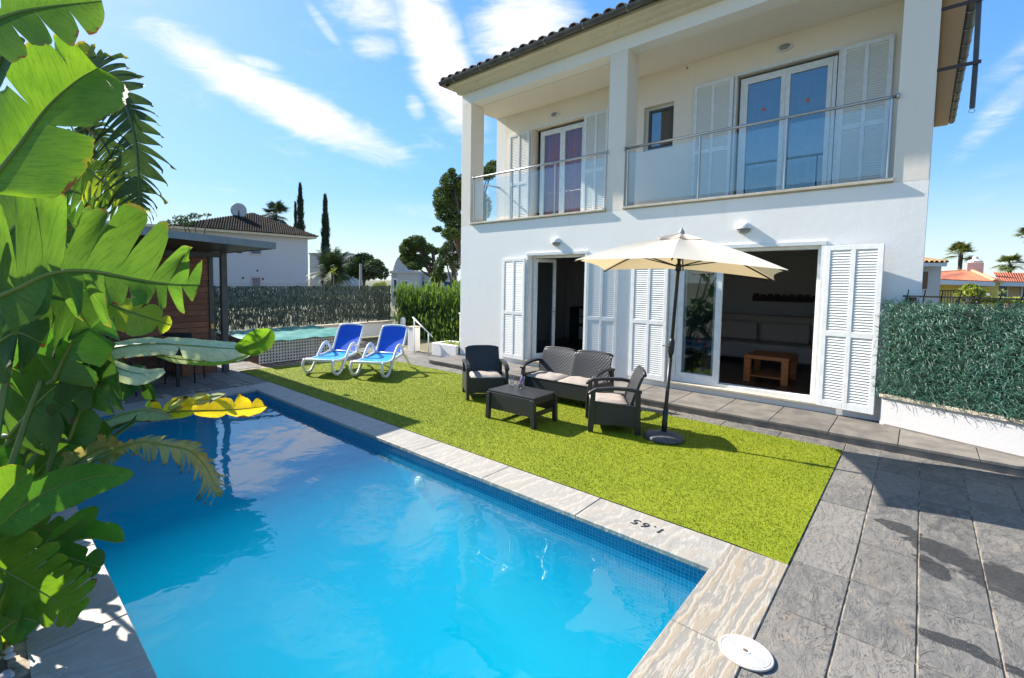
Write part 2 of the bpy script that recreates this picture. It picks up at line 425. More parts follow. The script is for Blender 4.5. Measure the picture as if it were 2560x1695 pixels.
# grout bed under the tiles
g = MB()
for (x0,x1,y0,y1) in ((7.0,12.5,-12,.6), (-5,7.0,-4.34,.2), (-5,-.14,-9.4,-4.34), (-.14,7.0,-8.0,-7.56), (6.81,7.0,-7.56,-4.34)):
    g.quad((x0,y0,-.0065),(x1,y0,-.0065),(x1,y1,-.0065),(x0,y1,-.0065))
struct(g.build('grout_bed', M_GROUT))
def tile(mb, x0, x1, y0, y1, z=0.0, gap=.0042, th=.03, jit=.0025):
    x0 += gap; x1 -= gap; y0 += gap; y1 -= gap
    if x1 - x0 < .02 or y1 - y0 < .02: return
    c = .004; dz = [R.uniform(-jit, jit)*.5 for _ in range(4)]
    j = lambda: R.uniform(-.002, .002)
    t = [(x0+c+j(),y0+c+j(),z+dz[0]),(x1-c+j(),y0+c+j(),z+dz[1]),(x1-c+j(),y1-c+j(),z+dz[2]),(x0+c+j(),y1-c+j(),z+dz[3])]
    mm = [(x0,y0,z-c),(x1,y0,z-c),(x1,y1,z-c),(x0,y1,z-c)]; lo = [(x0,y0,z-th),(x1,y0,z-th),(x1,y1,z-th),(x0,y1,z-th)]
    mb.add(t+mm+lo, [(0,1,2,3)] + [(4+i,4+(i+1)%4,(i+1)%4,i) for i in range(4)] + [(8+i,8+(i+1)%4,4+(i+1)%4,4+i) for i in range(4)])
pv = MB()
def in_drain(x0,x1,y0,y1): return False
for ci in range(-1, 18):                               # terrace on the right
    x0 = 7.125 + .30*ci if ci >= 0 else 7.125
    if ci < 0: continue
    off = 0 if ci % 2 == 0 else .31
    if ci == 1: off = 0
    for k in range(-2, 18):
        y1 = -1.17 - .62*k + off; y0 = y1 - .62
        y1 = min(y1, -1.03)
        if y0 > -1.1 or y0 < -10: continue
        tile(pv, x0, x0+.30, y0, y1)
for k in range(-4, 16):                                # strip between lawn and step
    tile(pv, 7.125-.62*(k+1), 7.125-.62*k, -1.335, -1.03)
for ci in range(8):                                    # by the planter and hedge
    for k in range(3): tile(pv, -2.0+.62*ci-2*.62, -2.0+.62*(ci+1)-2*.62, -1.03+.31*k, -1.03+.31*(k+1))
y = -4.34
for r in range(16):                                    # dark terrace under the cabana
    for ci in range(9):
        xa = -.52 - .62*ci - (.31 if r % 2 else 0)
        x1 = xa if xa < -.52 else -.52
        tile(pv, xa-.62, x1, y - .31*(r+1), y - .31*r)
for ci in range(6): tile(pv, -2.1-.5*(ci+1), -2.1-.5*ci, -4.34, -3.80)
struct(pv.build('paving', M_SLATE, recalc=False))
st = MB(); st.box(.02, 8.75, -1.0, -.002, -.03, .07)
for k in range(15):
    tile(st, 8.75-.60*(k+1) if k < 14 else .02, 8.75-.60*k, -1.02, -.003, .1, .003, .03)
M_STEP = mat('brown_step_stone', (.22,.195,.165), .65, (.145,.13,.115), 5, .3, 25, rand=.18)
struct(st.build('step', M_STEP, recalc=False))
# lawn
LX0, LX1, LY0, LY1 = -1.95, 7.118, -4.347, -1.342
lw = MB(); lw.add([(LX0,LY0,.006),(6.80,LY0,.006),(LX1,LY0-.02,.006),(LX1,LY1,.006),(-1.2,LY1,.006),(-1.75,-3.05,.006)], [(0,1,2,3,4,5)])
struct(lw.build('lawn', M_LAWN, recalc=False))
rng = np.random.default_rng(3)
nb = 190000
bx = rng.uniform(LX0, LX1, nb*2); by = rng.uniform(LY0, LY1, nb*2)
lim = np.where(by < -3.05, LX0 + (by-LY0)/(-3.05-LY0)*.2, -1.75 + (by+3.05)/(LY1+3.05)*.55)
keep = (bx > lim + .01)
dist = np.hypot(bx - CP.x, by - CP.y); keep &= rng.random(nb*2) < np.clip((7.2/dist)**1.6, .28, 1)
bx, by = bx[keep][:nb], by[keep][:nb]; nb = len(bx)
an = rng.uniform(0, 2*PI, nb); hgt = rng.uniform(.006, .017, nb); wd = rng.uniform(.0016, .0034, nb); le = rng.uniform(.1, 1.1, nb) * hgt; la = an + rng.uniform(-.7,.7,nb) + PI/2
dx, dy = np.cos(an)*wd, np.sin(an)*wd
V_ = np.stack([np.stack([bx-dx, by-dy, np.full(nb,.004)],1), np.stack([bx+dx, by+dy, np.full(nb,.004)],1), np.stack([bx+np.cos(la)*le, by+np.sin(la)*le, .006+hgt],1)],1).reshape(-1,3)
me = bpy.data.meshes.new('grass'); me.vertices.add(nb*3); me.vertices.foreach_set('co', V_.ravel())
me.loops.add(nb*3); me.loops.foreach_set('vertex_index', np.arange(nb*3, dtype=np.int32)); me.polygons.add(nb); me.polygons.foreach_set('loop_start', np.arange(0, nb*3, 3, dtype=np.int32))
me.update(); me.validate(); me.materials.append(M_BLADE)
go = bpy.data.objects.new('grass', me); COL.objects.link(go); struct(go, 'stuff'); tag(go, 'short bright green artificial turf blades beside the pool', 'grass')

# coping: slabs round the pool
cp = MB()
xs = [-.5+.38-.001] + [.94-.98*0+.0] ; xs = [-.12, .94, 1.92, 2.89, 3.85, 4.83, 5.80, 6.79]
def slab(x0,x1,y0,y1): tile(cp, x0, x1, y0, y1, .004, .0025, .034, .001)
for a, b in zip(xs[:-1], xs[1:]): slab(a, b, -4.775, -4.352)
slab(-.52,-.12,-4.775,-4.352)
ys = [-4.355,-5.435,-6.42,-7.40,-8.4]
for a, b in zip((-4.775,-5.75,-6.72,-7.515), (-5.75,-6.72,-7.515,-7.95)): slab(-.52, -.095, b, a)
xn = [-.12,.8,1.75,2.7,3.68,4.65,5.62,6.765]
for a, b in zip(xn[:-1], xn[1:]): slab(a, b, -7.93, -7.515)
struct(cp.build('pool_coping', M_COPING, recalc=False))
cp = MB()
for a, b in zip(ys[:-1], ys[1:]): slab(6.765, 7.125, b, a)
struct(cp.build('pool_end_coping', M_COPING2, recalc=False))
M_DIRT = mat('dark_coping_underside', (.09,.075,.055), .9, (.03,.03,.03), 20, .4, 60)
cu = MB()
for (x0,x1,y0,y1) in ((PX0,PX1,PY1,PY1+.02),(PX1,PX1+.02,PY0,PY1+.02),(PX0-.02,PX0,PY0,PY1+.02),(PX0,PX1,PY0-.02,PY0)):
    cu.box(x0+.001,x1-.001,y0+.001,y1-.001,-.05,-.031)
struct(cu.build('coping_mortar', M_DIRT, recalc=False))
# pool shell with mosaic
def mosaic():
    m, nt, out = newmat('blue_mosaic')
    uv = N(nt, 'ShaderNodeUVMap').outputs[0]
    br = N(nt, 'ShaderNodeTexBrick', {'Vector': uv, 'Color1': rgba((.012,.14,.27)), 'Color2': rgba((.02,.20,.36)), 'Mortar': rgba((.10,.33,.48)), 'Scale': 1.0, 'Mortar Size': .0022, 'Mortar Smooth': .2, 'Bias': 0.0, 'Brick Width': .026, 'Row Height': .026}, offset=0.0)
    sp = N(nt, 'ShaderNodeSeparateXYZ', {0: uv})
    deep = smooth(nt, sp.outputs[1], -.13, -.55)
    sa = noise(nt, uv, 5, 5)
    tile_c = mixc(nt, math_n(nt, 'MULTIPLY', smooth(nt, sa, .5, .75), .35), br.outputs[0], (.09,.30,.45))
    col = mixc(nt, deep, tile_c, (.002,.25,.38))
    b = N(nt, 'ShaderNodeBsdfPrincipled', {'Base Color': col, 'Roughness': .35, 'Specular IOR Level': .4})
    nt.links.new(b.outputs[0], out.inputs[0]); return m
M_MOS = mosaic()
M_POOLF = mat('pale_blue_pool_plaster', (.002,.25,.38), .6, (.003,.27,.40), 1.2)
pb = MB(); D = -1.6
def wallq(a, b):
    L = (Vector(b)-Vector(a)).length; n = 12
    for i in range(n):
        p = Vector(a).lerp(Vector(b), i/n); q = Vector(a).lerp(Vector(b), (i+1)/n)
        pb.add([(p.x,p.y,-.03),(q.x,q.y,-.03),(q.x,q.y,D),(p.x,p.y,D)], [(0,1,2,3)], [(L*i/n,-.03),(L*(i+1)/n,-.03),(L*(i+1)/n,D),(L*i/n,D)])
wallq((PX0,PY1),(PX1,PY1)); wallq((PX1,PY1),(PX1,PY0)); wallq((PX1,PY0),(PX0,PY0)); wallq((PX0,PY0),(PX0,PY1))
for o in [pb.build('pool_wall', M_MOS, recalc=False)]: struct(o)
pf = MB(); pf.quad((PX0,PY0,D),(PX1,PY0,D),(PX1,PY1,D),(PX0,PY1,D)); struct(pf.build('pool_floor', M_POOLF, recalc=False))
def water():
    m, nt, out = newmat('pool_water')
    tc = N(nt, 'ShaderNodeTexCoord').outputs['Object']
    h = math_n(nt, 'ADD', noise(nt, tc, 1.3, 2, .4, .6), math_n(nt, 'MULTIPLY', noise(nt, tc, 5.5, 2, .5, .8), .13))
    sp = N(nt, 'ShaderNodeSeparateXYZ', {0: tc})
    nb_ = bump(nt, h, .26, .06)
    f = schlick(nt, .04, nb_)
    tr = N(nt, 'ShaderNodeBsdfTransparent', {'Color': (.97,.99,1,1)}); gl = N(nt, 'ShaderNodeBsdfGlossy', {'Roughness': .0, 'Normal': nb_})
    mx = N(nt, 'ShaderNodeMixShader', {0: f, 1: tr.outputs[0], 2: gl.outputs[0]})
    nt.links.new(mx.outputs[0], out.inputs[0])
    vs = N(nt, 'ShaderNodeVolumeScatter', {'Color': (.001,.31,.485,1), 'Density': 1.3, 'Anisotropy': .0}); va = N(nt, 'ShaderNodeVolumeAbsorption', {'Color': (.0,.70,1.0,1), 'Density': .10})
    nt.links.new(N(nt, 'ShaderNodeAddShader', {0: vs.outputs[0], 1: va.outputs[0]}).outputs[0], out.inputs[1]); return m
wt = MB(); wt.box(PX0-.01,PX1+.01,PY0-.01,PY1+.01,D-.02,WZ)
struct(wt.build('water', water()))
# round pool lamp in the wall
t = thing('pool_lamp', 'small round pale lamp set in the long pool wall', 'pool lamp', (3.94,-4.75,-.33))
Mx = Matrix.Translation((3.94,-4.752,-.33)) @ Matrix.Rotation(PI/2, 4, 'X')
MB().lathe([(.075,0),(.075,.012),(.06,.02)], n=20, M=Mx).build('ring', mat('lamp_ring', (.25,.42,.45), .4), t, True)
MB().lathe([(.056,.018),(.05,.03),(.02,.036)], n=20, M=Mx).build('lens', mat('lamp_lens', (.22,.40,.36), .3), t, True)
# skimmer lid
t = thing('skimmer_lid', 'round white plastic lid sunk into the poolside stone', 'lid', (7.12,-5.415,.004))
MB().lathe([(.118,.0),(.118,.008),(.108,.0095),(.106,.005)], c=(7.12,-5.415,.004), n=40).build('rim', mat('stained_rim', (.55,.50,.44), .5), t, True)
M_LID = mat('white_lid', (.72,.72,.71), .4, (.62,.61,.59), 18)
lid = MB(); pr = [(.106,.005)]
for i in range(11):
    r_ = .103 - .0075*i; pr += [(r_, .0105), (r_-.004, .0105), (r_-.0045, .0085), (r_-.007, .0085)]
lid.lathe(pr + [(.02,.011),(.019,.013),(.004,.013)], c=(7.12,-5.415,.004), n=40).build('lid', M_LID, t)
MB().lathe([(.012,.0),(.012,.0012),(.003,.0012)], c=(7.118,-5.415,.017), n=14).build('finger_hole', mat('rusty_hole', (.16,.10,.06), .8), t)
# depth mark, cast figures facing the lawn side
cu_ = bpy.data.curves.new('depth_mark', 'FONT'); cu_.body = '1.65'; cu_.size = .115; cu_.extrude = .002; cu_.align_x = 'CENTER'; cu_.align_y = 'CENTER'; cu_.space_character = 1.25; cu_.shear = .15
tmp = bpy.data.objects.new('tmp_text', cu_); COL.objects.link(tmp); bpy.context.view_layer.update()
dg = bpy.context.evaluated_depsgraph_get(); mt = bpy.data.meshes.new_from_object(tmp.evaluated_get(dg)); COL.objects.unlink(tmp)
mk = bpy.data.objects.new('depth_mark', mt); COL.objects.link(mk); mt.materials.clear(); mt.materials.append(mat('black_figures', (.03,.04,.05), .5))
p = at(1500, 1217, 2, .007); mk.location = p; mk.rotation_euler = (0,0,PI); tag(mk, 'dark depth figures on the pool edge slab', 'number')

# ------------------------------------------------------------------ house
HW = 7.645; LD = 1.25
house = thing('white_house', 'white two storey house with tiled roof, shutters and glass balconies', 'house', (3.8,4,0))
wb = MB()
DL0, DL1, DR0, DR1, DZ0, DZ1 = 1.92, 3.19, 4.78, 6.67, .22, 2.35
TH = .26
for (x0,x1,z0,z1) in ((0,DL0,0,3.08),(DL1,DR0,0,3.08),(DR1,HW,0,3.08),(DL0,DL1,DZ1,3.08),(DR0,DR1,DZ1,3.08),(DL0,DL1,0,DZ0-.03),(DR0,DR1,0,DZ0-.03)):
    wb.box(x0,x1,0,TH,z0,z1)
house_wall = wb.build('wall', M_WALL, house)
w2 = MB(); w2.box(0,TH,TH,10.4,0,6.0); w2.box(HW-TH,HW,TH,10.4,0,6.0); w2.box(TH,HW-TH,10.1,10.4,0,6.0)
# the left side wall is open beside the loggia
w2 = MB(); w2.box(0,TH,TH,10.4,0,3.08); w2.box(0,TH,LD,10.4,3.08,6.02); w2.box(HW-TH,HW,TH,10.4,0,6.02); w2.box(TH,HW-TH,10.1,10.4,0,6.02)
w2.build('side_wall', M_WALL, house)
MB().box(0,.285,0,.44,3.08,5.80).build('pillar', M_LOG, house, bevel=.006); MB().box(3.565,3.885,0,.44,3.08,5.80).build('pillar', M_LOG, house, bevel=.006); MB().box(7.325,HW,0,TH,3.08,5.80).build('pillar', M_LOG, house, bevel=.006)
bm_ = MB(); bm_.box(0,HW,0,.30,5.80,6.03); bm_.box(0,.285,.30,LD,5.80,6.03)
bm_.build('beam', M_WALL, house)
# loggia: back wall with openings, floor, ceiling
WX0, WX1, WZ0, WZ1 = 3.66, 4.215, 4.35, 5.19
D1A, D1B, D2A, D2B, UZ0, UZ1 = 1.06, 2.385, 5.245, 6.59, 3.16, 5.33
bw = MB(); t0, t1 = LD, LD+.25
for (x0,x1,z0,z1) in ((TH,D1A,3.1,6.02),(D1B,WX0,3.1,6.02),(WX1,D2A,3.1,6.02),(D2B,HW-TH,3.1,6.02),(D1A,D1B,UZ1,6.02),(D2A,D2B,UZ1,6.02),(WX0,WX1,WZ1,6.02),(WX0,WX1,3.1,WZ0)):
    bw.box(x0,x1,t0,t1,z0,z1)
bw.build('loggia_wall', M_LOG, house)
MB().box(.003,HW-.003,.30,t0,5.79,5.99).build('loggia_ceiling', M_LOG, house)
MB().box(.02,HW-.02,.02,t0,3.085,3.10).build('loggia_floor', M_LFLOOR, house)
for (x0,x1) in ((.30,3.56),(3.875,7.335)):
    MB().box(x0,x1,-.04,.30,3.10,3.135).build('balcony_sill', M_STONEEDGE, house, bevel=.004)
# rooms
rm = MB()
for (x0,x1,z0,z1,yb) in ((TH,3.5,.2,2.9,4.2),(3.6,HW-TH,.2,2.9,4.2),):
    rm.box(x0,x1,yb,yb+.1,z0,z1); rm.box(x0,x0+.02,TH,yb,z0,z1); rm.box(x1-.02,x1,TH,yb,z0,z1); rm.box(x0,x1,TH,yb,z1,z1+.05)
for (x0,x1) in ((TH,3.5),(3.6,HW-TH)):
    rm.box(x0,x1,t1+2.2,t1+2.3,3.1,5.9); rm.box(x0,x1,t1,t1+2.2,5.85,5.9); rm.box(x0,x1,t1,t1+2.2,3.05,3.1)
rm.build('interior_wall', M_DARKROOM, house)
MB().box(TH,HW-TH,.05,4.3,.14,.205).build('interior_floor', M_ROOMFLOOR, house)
# cornice, eave, gutter, roof
co_ = MB()
EV = -.46
prof = [(0,6.03),(-.10,6.03),(-.13,6.07),(-.22,6.09),(-.25,6.13),(-.36,6.145),(-.36,6.20),(0,6.20)]
co_.prism(prof, -.06, HW+.06, axis=0)
co_.build('cornice', M_CORN, house)
es = MB(); es.box(HW+.002, HW+.27, -.30, 10.5, 6.08, 6.14); es.build('eave_soffit', M_PEACH, house)
def gutter(mb, a, b, r=.062):
    a = Vector(a); b = Vector(b); t = (b-a).normalized(); s_ = t.cross(Vector((0,0,1))); n = 10
    ring = [(math.cos(PI+PI*i/n), math.sin(PI+PI*i/n)) for i in range(n+1)]
    vs = []; fs = []
    for p in (a, b):
        for k in (1.0, .88):
            for (x, z) in ring: vs.append(p + s_*(x*r*k) + Vector((0,0,z*r*k)))
    m_ = n+1
    for i in range(n):
        fs += [(i,i+1,2*m_+i+1,2*m_+i), (m_+i+1,m_+i,3*m_+i,3*m_+i+1)]
    fs += [(0,2*m_,3*m_,m_),(n,m_+n,3*m_+n,2*m_+n)]
    fs.append(tuple(range(n,-1,-1))); fs.append(tuple(2*m_+i for i in range(n+1)))
    mb.add(vs, fs)
GX0 = -.24
gt = MB(); gutter(gt, (GX0,EV,6.235), (HW+.34,EV,6.235), .07); go_ = gt.build('gutter', M_GUTTER, house, recalc=False)
br = MB()
for k in range(10):
    x = GX0 + .42 + k*.78
    br.tube([(x,EV+.075,6.24)] + [(x, EV - .074*math.cos(a), 6.235 - .076*math.sin(a)) for a in [i*PI/8 for i in range(9)]][::-1], .009, 5)
br.build('gutter_bracket', M_STEEL, go_)
gt = MB(); gutter(gt, (HW+.33,-.40,6.20), (HW+.33,10.6,6.20), .075); gs = gt.build('gutter', M_GUTTER, house, recalc=False)
br = MB()
for k in range(14):
    y = .2+.75*k; br.tube([(HW+.33 - .079*math.cos(a), y, 6.20 - .081*math.sin(a)) for a in [i*PI/8 for i in range(9)]], .009, 5)
br.build('gutter_bracket', M_STEEL, gs)
gt = MB(); gutter(gt, (GX0+.02,EV,6.225), (GX0+.02,10.6,6.225), .06); gt.build('gutter', M_GUTTER, house, recalc=False)
sf = MB(); sf.box(GX0+.08, -.002, -.34, 10.5, 6.14, 6.17); sf.build('eave_soffit', M_CORN, house)
rf = MB()
def tile_col(mb, x, y0, y1, z0, slope, r=.085, up=True):
    n = 6; L = y1 - y0; m_ = int(L/.38)
    for k in range(m_):
        ya = y0 + k*.38; za = z0 + (ya-y0)*slope + .012*(k % 1)
        vs = []; fs = []
        for (yy, rr, dz) in ((ya-.03, r, .018), (ya+.38, r*.85, 0)):
            for th_ in (1, .82):
                for i in range(n+1):
                    a = PI*i/n
                    vs.append((x + math.cos(a)*rr*th_, yy, z0 + (yy-y0)*slope + dz + (math.sin(a) if up else -math.sin(a)+.55)*rr*th_*.75))
        q = n+1
        for i in range(n): fs += [(i,i+1,2*q+i+1,2*q+i), (q+i+1,q+i,3*q+i,3*q+i+1), (i+1,i,q+i,q+i+1)]
        mb.add(vs, fs)
for k in range(37):
    x = GX0 + .08 + k*.216
    tile_col(rf, x, EV+.02, EV+2.2, 6.27, .32)
    tile_col(rf, x+.108, EV+.03, EV+2.2, 6.255, .32, up=False)
rf.add([(GX0,EV+.05,6.24),(HW+.3,EV+.05,6.24),(HW+.3,5,7.95),(GX0,5,7.95)], [(0,1,2,3)])
rf.add([(GX0,5,7.95),(HW+.3,5,7.95),(HW+.3,10.6,6.24),(GX0,10.6,6.24)], [(0,1,2,3)])
rf.add([(GX0,EV+.05,6.24),(GX0,5,7.95),(GX0,10.6,6.24)], [(0,1,2)]); rf.add([(HW+.3,EV+.05,6.24),(HW+.3,5,7.95),(HW+.3,10.6,6.24)], [(2,1,0)])
roof = rf.build('roof', M_TILE, house, recalc=False)
ch = MB(); ch.box(GX0-.02, .02, -.1, .25, 6.26, 6.46); ch.build('roof_end_block', M_TILE_GREY, roof, bevel=.01)

def shutter(x0, x1, z0, z1, y, parent, ang=0, hinge='L', panels=2, midz=.46):
    """louvred shutter lying on the wall at depth y, turned out by ang about its hinge side"""
    hx = x0 if hinge == 'L' else x1
    M = Matrix.Translation((hx, y, 0)) @ Matrix.Rotation(ang, 4, 'Z') @ Matrix.Translation((-hx, 0, 0))
    f = MB(); s = .055; d0, d1 = -.04, .0
    f.box(x0,x0+s,d0,d1,z0,z1,M); f.box(x1-s,x1,d0,d1,z0,z1,M)
    xc = (x0+x1)/2; zm = z0 + (z1-z0)*midz
    f.box(xc-.024,xc+.024,d0,d1,z0+.09,z1-.06,M)
    for a, b in ((x0+s,xc-.024),(xc+.024,x1-s)):
        f.box(a,b,d0,d1,z0,z0+.09,M); f.box(a,b,d0,d1,z1-.06,z1,M); f.box(a,b,d0,d1,zm-.035,zm+.035,M)
    # the rails meet the stile end to end at top and bottom
    f.box(xc-.024,xc+.024,d0,d1,z0,z0+.09-.0005,M); f.box(xc-.024,xc+.024,d0,d1,z1-.06+.0005,z1,M)
    o = f.build('shutter', M_PAINT, parent, bevel=.003)
    sl_ = MB()
    for a, b in ((x0+s,xc-.024),(xc+.024,x1-s)):
        for c, d in ((z0+.09,zm-.035),(zm+.035,z1-.06)):
            n = max(3, int((d-c)/.035)); st_ = (d-c)/n
            for i in range(n):
                z = c + st_*(i+.5)
                sl_.add([M @ Vector(p) for p in ((a,-.035,z-.021),(b,-.035,z-.021),(b,-.016,z+.019),(a,-.016,z+.019),(a,-.028,z-.022),(b,-.028,z-.022),(b,-.009,z+.016),(a,-.009,z+.016))],
                        [(0,1,2,3),(7,6,5,4),(0,4,5,1),(3,2,6,7)])
    sl_.build('louvre_slats', M_SLAT, o)
    return o
def frame_rect(mb, x0, x1, z0, z1, y0, y1, s, sb=None, M=None):
    sb = s if sb is None else sb
    mb.box(x0,x0+s,y0,y1,z0,z1,M); mb.box(x1-s,x1,y0,y1,z0,z1,M)
    mb.box(x0+s,x1-s,y0+.001,y1-.001,z1-s,z1,M); mb.box(x0+s,x1-s,y0+.001,y1-.001,z0,z0+sb,M)
def curtain(x0, x1, z0, z1, y, m, parent):
    c = MB(); n = 60; vs = []
    for i in range(n+1):
        x = x0 + (x1-x0)*i/n; yy = y + .025*math.sin(i*1.1) + .012*math.sin(i*2.7+1)
        vs += [(x,yy,z0),(x,yy,z1)]
    c.add(vs, [(2*i,2*i+2,2*i+3,2*i+1) for i in range(n)])
    return c.build('curtain', m, parent, True, recalc=False)
M_CURT_T = mat('teal_curtain', (.05,.19,.26), .8, (.025,.12,.18), 2, stretch=(14,1,.3), transl=.2)
M_CURT_R = mat('red_curtain', (.80,.10,.04), .8, (.60,.05,.025), 2, stretch=(14,1,.3), transl=.2)
M_DOT = mat('orange_sticker', (.55,.16,.11), .7)
# upper doors and window
def glazed(name, x0, x1, z0, z1, y, leaves, curt, dots=True):
    fr = MB(); frame_rect(fr, x0, x1, z0, z1, y, y+.07, .05, .06)
    o = fr.build(name, M_PAINT, house, bevel=.003)
    n = leaves; wdt = (x1-x0-.1)/n
    for i in range(n):
        a = x0+.05+wdt*i; l = MB(); frame_rect(l, a, a+wdt-.002, z0+.06, z1-.05, y-.012, y+.045, .062, .08)
        l.build('leaf_frame', M_PAINT, o, bevel=.003)
        MB().box(a+.06, a+wdt-.06, y+.014, y+.020, z0+.13, z1-.11).build('pane', M_PANEL if curt is M_CURT_R else M_PANE, o)
        if dots:
            zz = z0 + (z1-z0)*.73
            Mx = Matrix.Translation((a+wdt/2, y+.013, zz)) @ Matrix.Rotation(PI/2, 4, 'X')
            MB().lathe([(.03,0),(.03,.002),(.02,.003)], n=16, M=Mx).build('sticker', M_DOT, o)
    curtain(x0+.06, x1-.06, z0+.02, z1-.02, y+.16, curt, o)
    return o
glazed('balcony_door', D1A+.14, D1B-.0, UZ0, UZ1-.06, LD+.13, 2, M_CURT_R, True)
glazed('balcony_door', D2A+.04, D2B-.02, UZ0, UZ1-.05, LD+.06, 2, M_CURT_T, True)
fr = MB(); frame_rect(fr, WX0, WX1, WZ0, WZ1, LD+.12, LD+.18, .05)
wo_ = fr.build('window', M_PAINT, house, bevel=.003)
fr = MB(); frame_rect(fr, WX0+.052, WX1-.052, WZ0+.052, WZ1-.052, LD+.105, LD+.15, .045); fr.build('sash', M_DGREY, wo_)
MB().box(WX0+.09, WX1-.09, LD+.128, LD+.134, WZ0+.09, WZ1-.09).build('pane', M_PANE, wo_)
M_BLIND = mat('dark_blue_blind', (.03,.045,.07), .7); MB().box(WX0+.06, WX1-.06, LD+.19, LD+.20, WZ0+.05, WZ1-.05).build('blind', M_BLIND, wo_)
for (a, b, z1) in ((D1A,D1B,UZ1),(D2A,D2B,UZ1)):
    ft = MB(); ft.box(a-.035,b+.035,LD-.018,LD-.002,z1,z1+.05); ft.box(a-.035,a,LD-.018,LD-.002,3.1,z1-.001); ft.box(b,b+.035,LD-.018,LD-.002,3.1,z1-.001)
    ft.build('door_surround', M_PAINT, house)
shutter(.44, 1.02, 3.14, 5.30, LD-.03, house, 0, 'R'); shutter(2.425, 2.96, 3.14, 5.33, LD-.03, house, 0, 'L')
shutter(4.585, 5.205, 3.14, 5.33, LD-.03, house, 0, 'R'); shutter(6.63, 7.20, 3.14, 5.33, LD-.03, house, 0, 'L')
# railings
def railing(posts, x0, x1, h=4.125):
    r = MB(); r.tube([(x0-.0,-.005,h),(x1,-.005,h)], .021, 10)
    for x in (x0, x1): r.tube([(x-.012,-.005,h),(x+.012,-.005,h)], .034, 12)
    o = r.build('balcony_railing', M_STEEL, house, True)
    for x in posts:
        p_ = MB(); p_.tube([(x,-.005,3.137),(x,-.005,h-.02)], .0155, 8); p_.box(x-.03,x+.03,-.04,.03,3.136,3.145); p_.build('post', M_STEEL, o)
    pp = list(posts)
    if x1 - pp[-1] > .3: pp.append(x1)
    for a, b in zip(pp[:-1], pp[1:]):
        MB().box(a+.03, b-.03, -.009, -.001, 3.20, h-.09).build('glass_panel', M_GLASS, o)
    return o
railing((.40,1.47,2.50,3.54), .385, 3.565)
railing((3.945,5.09,6.205,7.27), 3.89, 7.325)
r = MB(); r.tube([(.10,.44,4.125),(.10,LD,4.125)], .02, 8); o = r.build('balcony_railing', M_STEEL, house, True)
MB().box(.096,.104,.47,LD-.03,3.2,4.03).build('glass_panel', M_GLASS, o)
# ground floor doors
def surround(x0,x1,z0,z1):
    f = MB(); f.box(x0-.05,x1+.05,-.03,-.002,z1,z1+.055); f.box(x0-.05,x0,-.028,-.002,z0,z1-.001); f.box(x1,x1+.05,-.028,-.002,z0,z1-.001)
    return f.build('door_surround', M_PAINT, house, bevel=.003)
surround(DL0,DL1,.02+.2,DZ1); surround(DR0,DR1,.22,DZ1)
for (x0,x1) in ((DL0,DL1),(DR0,DR1)):
    MB().box(x0-.06,x1+.06,-.07,TH,DZ0-.03,DZ0).build('door_sill', M_STONEEDGE, house, bevel=.004)
shutter(1.26,1.87,.20,2.30,-.035,house,math.radians(-5),'R'); shutter(3.245,3.84,.20,2.30,-.035,house,math.radians(4),'L')
shutter(4.08,4.71,.20,2.30,-.035,house,math.radians(-5),'R')
shutter(6.725,7.31,.20,2.33,-.035,house,math.radians(-9),'L')
# left door: one leaf swung inwards
fr = MB(); frame_rect(fr, DL0+.002, DL1-.002, DZ0, DZ1-.002, .14, .20, .05, .04); dl = fr.build('glass_door', M_PAINT, house, bevel=.003)
M = Matrix.Translation((DL0+.06,.14,0)) @ Matrix.Rotation(math.radians(-68), 4, 'Z')
M = Matrix.Translation((DL0+.07,.10,0)) @ Matrix.Rotation(math.radians(74), 4, 'Z')
lf = MB(); frame_rect(lf, 0,.56,DZ0+.03,DZ1-.06,-.025,.025,.065,.09,M); lf.build('leaf_frame', M_PAINT, dl, bevel=.003)
MB().box(.06,.50,-.003,.003,DZ0+.11,DZ1-.12,M).build('pane', M_PANE2, dl)
hd = MB(); hd.tube([M @ Vector(q) for q in ((.53,-.03,1.2),(.53,-.07,1.2),(.44,-.07,1.2))], .009, 6); hd.build('handle', M_STEEL, dl)
# right door: sliding leaf parked on the left
fr = MB(); frame_rect(fr, DR0+.002, DR1-.002, DZ0, DZ1-.002, .05, .21, .045, .05); dr = fr.build('sliding_door', M_PAINT, house, bevel=.003)
for (a, b, yy) in ((DR0+.05,5.47,.06),(DR0+.07,5.42,.14)):
    l = MB(); frame_rect(l, a, b, DZ0+.05, DZ1-.05, yy, yy+.05, .085, .1); l.build('leaf_frame', M_PAINT, dr, bevel=.003)
    MB().box(a+.08, b-.08, yy+.022, yy+.028, DZ0+.13, DZ1-.12).build('pane', M_PANE2, dr)
# wiring and pipes on the right corner
# wall lamps
def dome_lamp(x, z, label):
    t = thing('wall_lamp', label, 'lamp', (x,0,z), 0, 'white dome lamps on the ground floor wall')
    d = MB(); n, k = 16, 6; vs = []
    for j in range(k+1):
        b = PI/2*j/k
        for i in range(n+1):
            a = PI*i/n; vs.append((x + .105*math.cos(a)*math.cos(b)*1.0, -.002-.105*math.sin(a)*math.cos(b), z + .10*math.sin(b)))
    fs = [(j*(n+1)+i, j*(n+1)+i+1, (j+1)*(n+1)+i+1, (j+1)*(n+1)+i) for j in range(k) for i in range(n)]
    d.add(vs, fs); d.build('shade', M_ROPE, t, True)
    d = MB(); vs = []
    for j in range(k+1):
        b = -PI/2*j/k
        for i in range(n+1):
            a = PI*i/n; vs.append((x + .088*math.cos(a)*math.cos(b), -.002-.09*math.sin(a)*math.cos(b), z + .075*math.sin(b)))
    d.add(vs, fs); d.build('lens', mat('lamp_glass', (.22,.23,.22), .25), t, True)
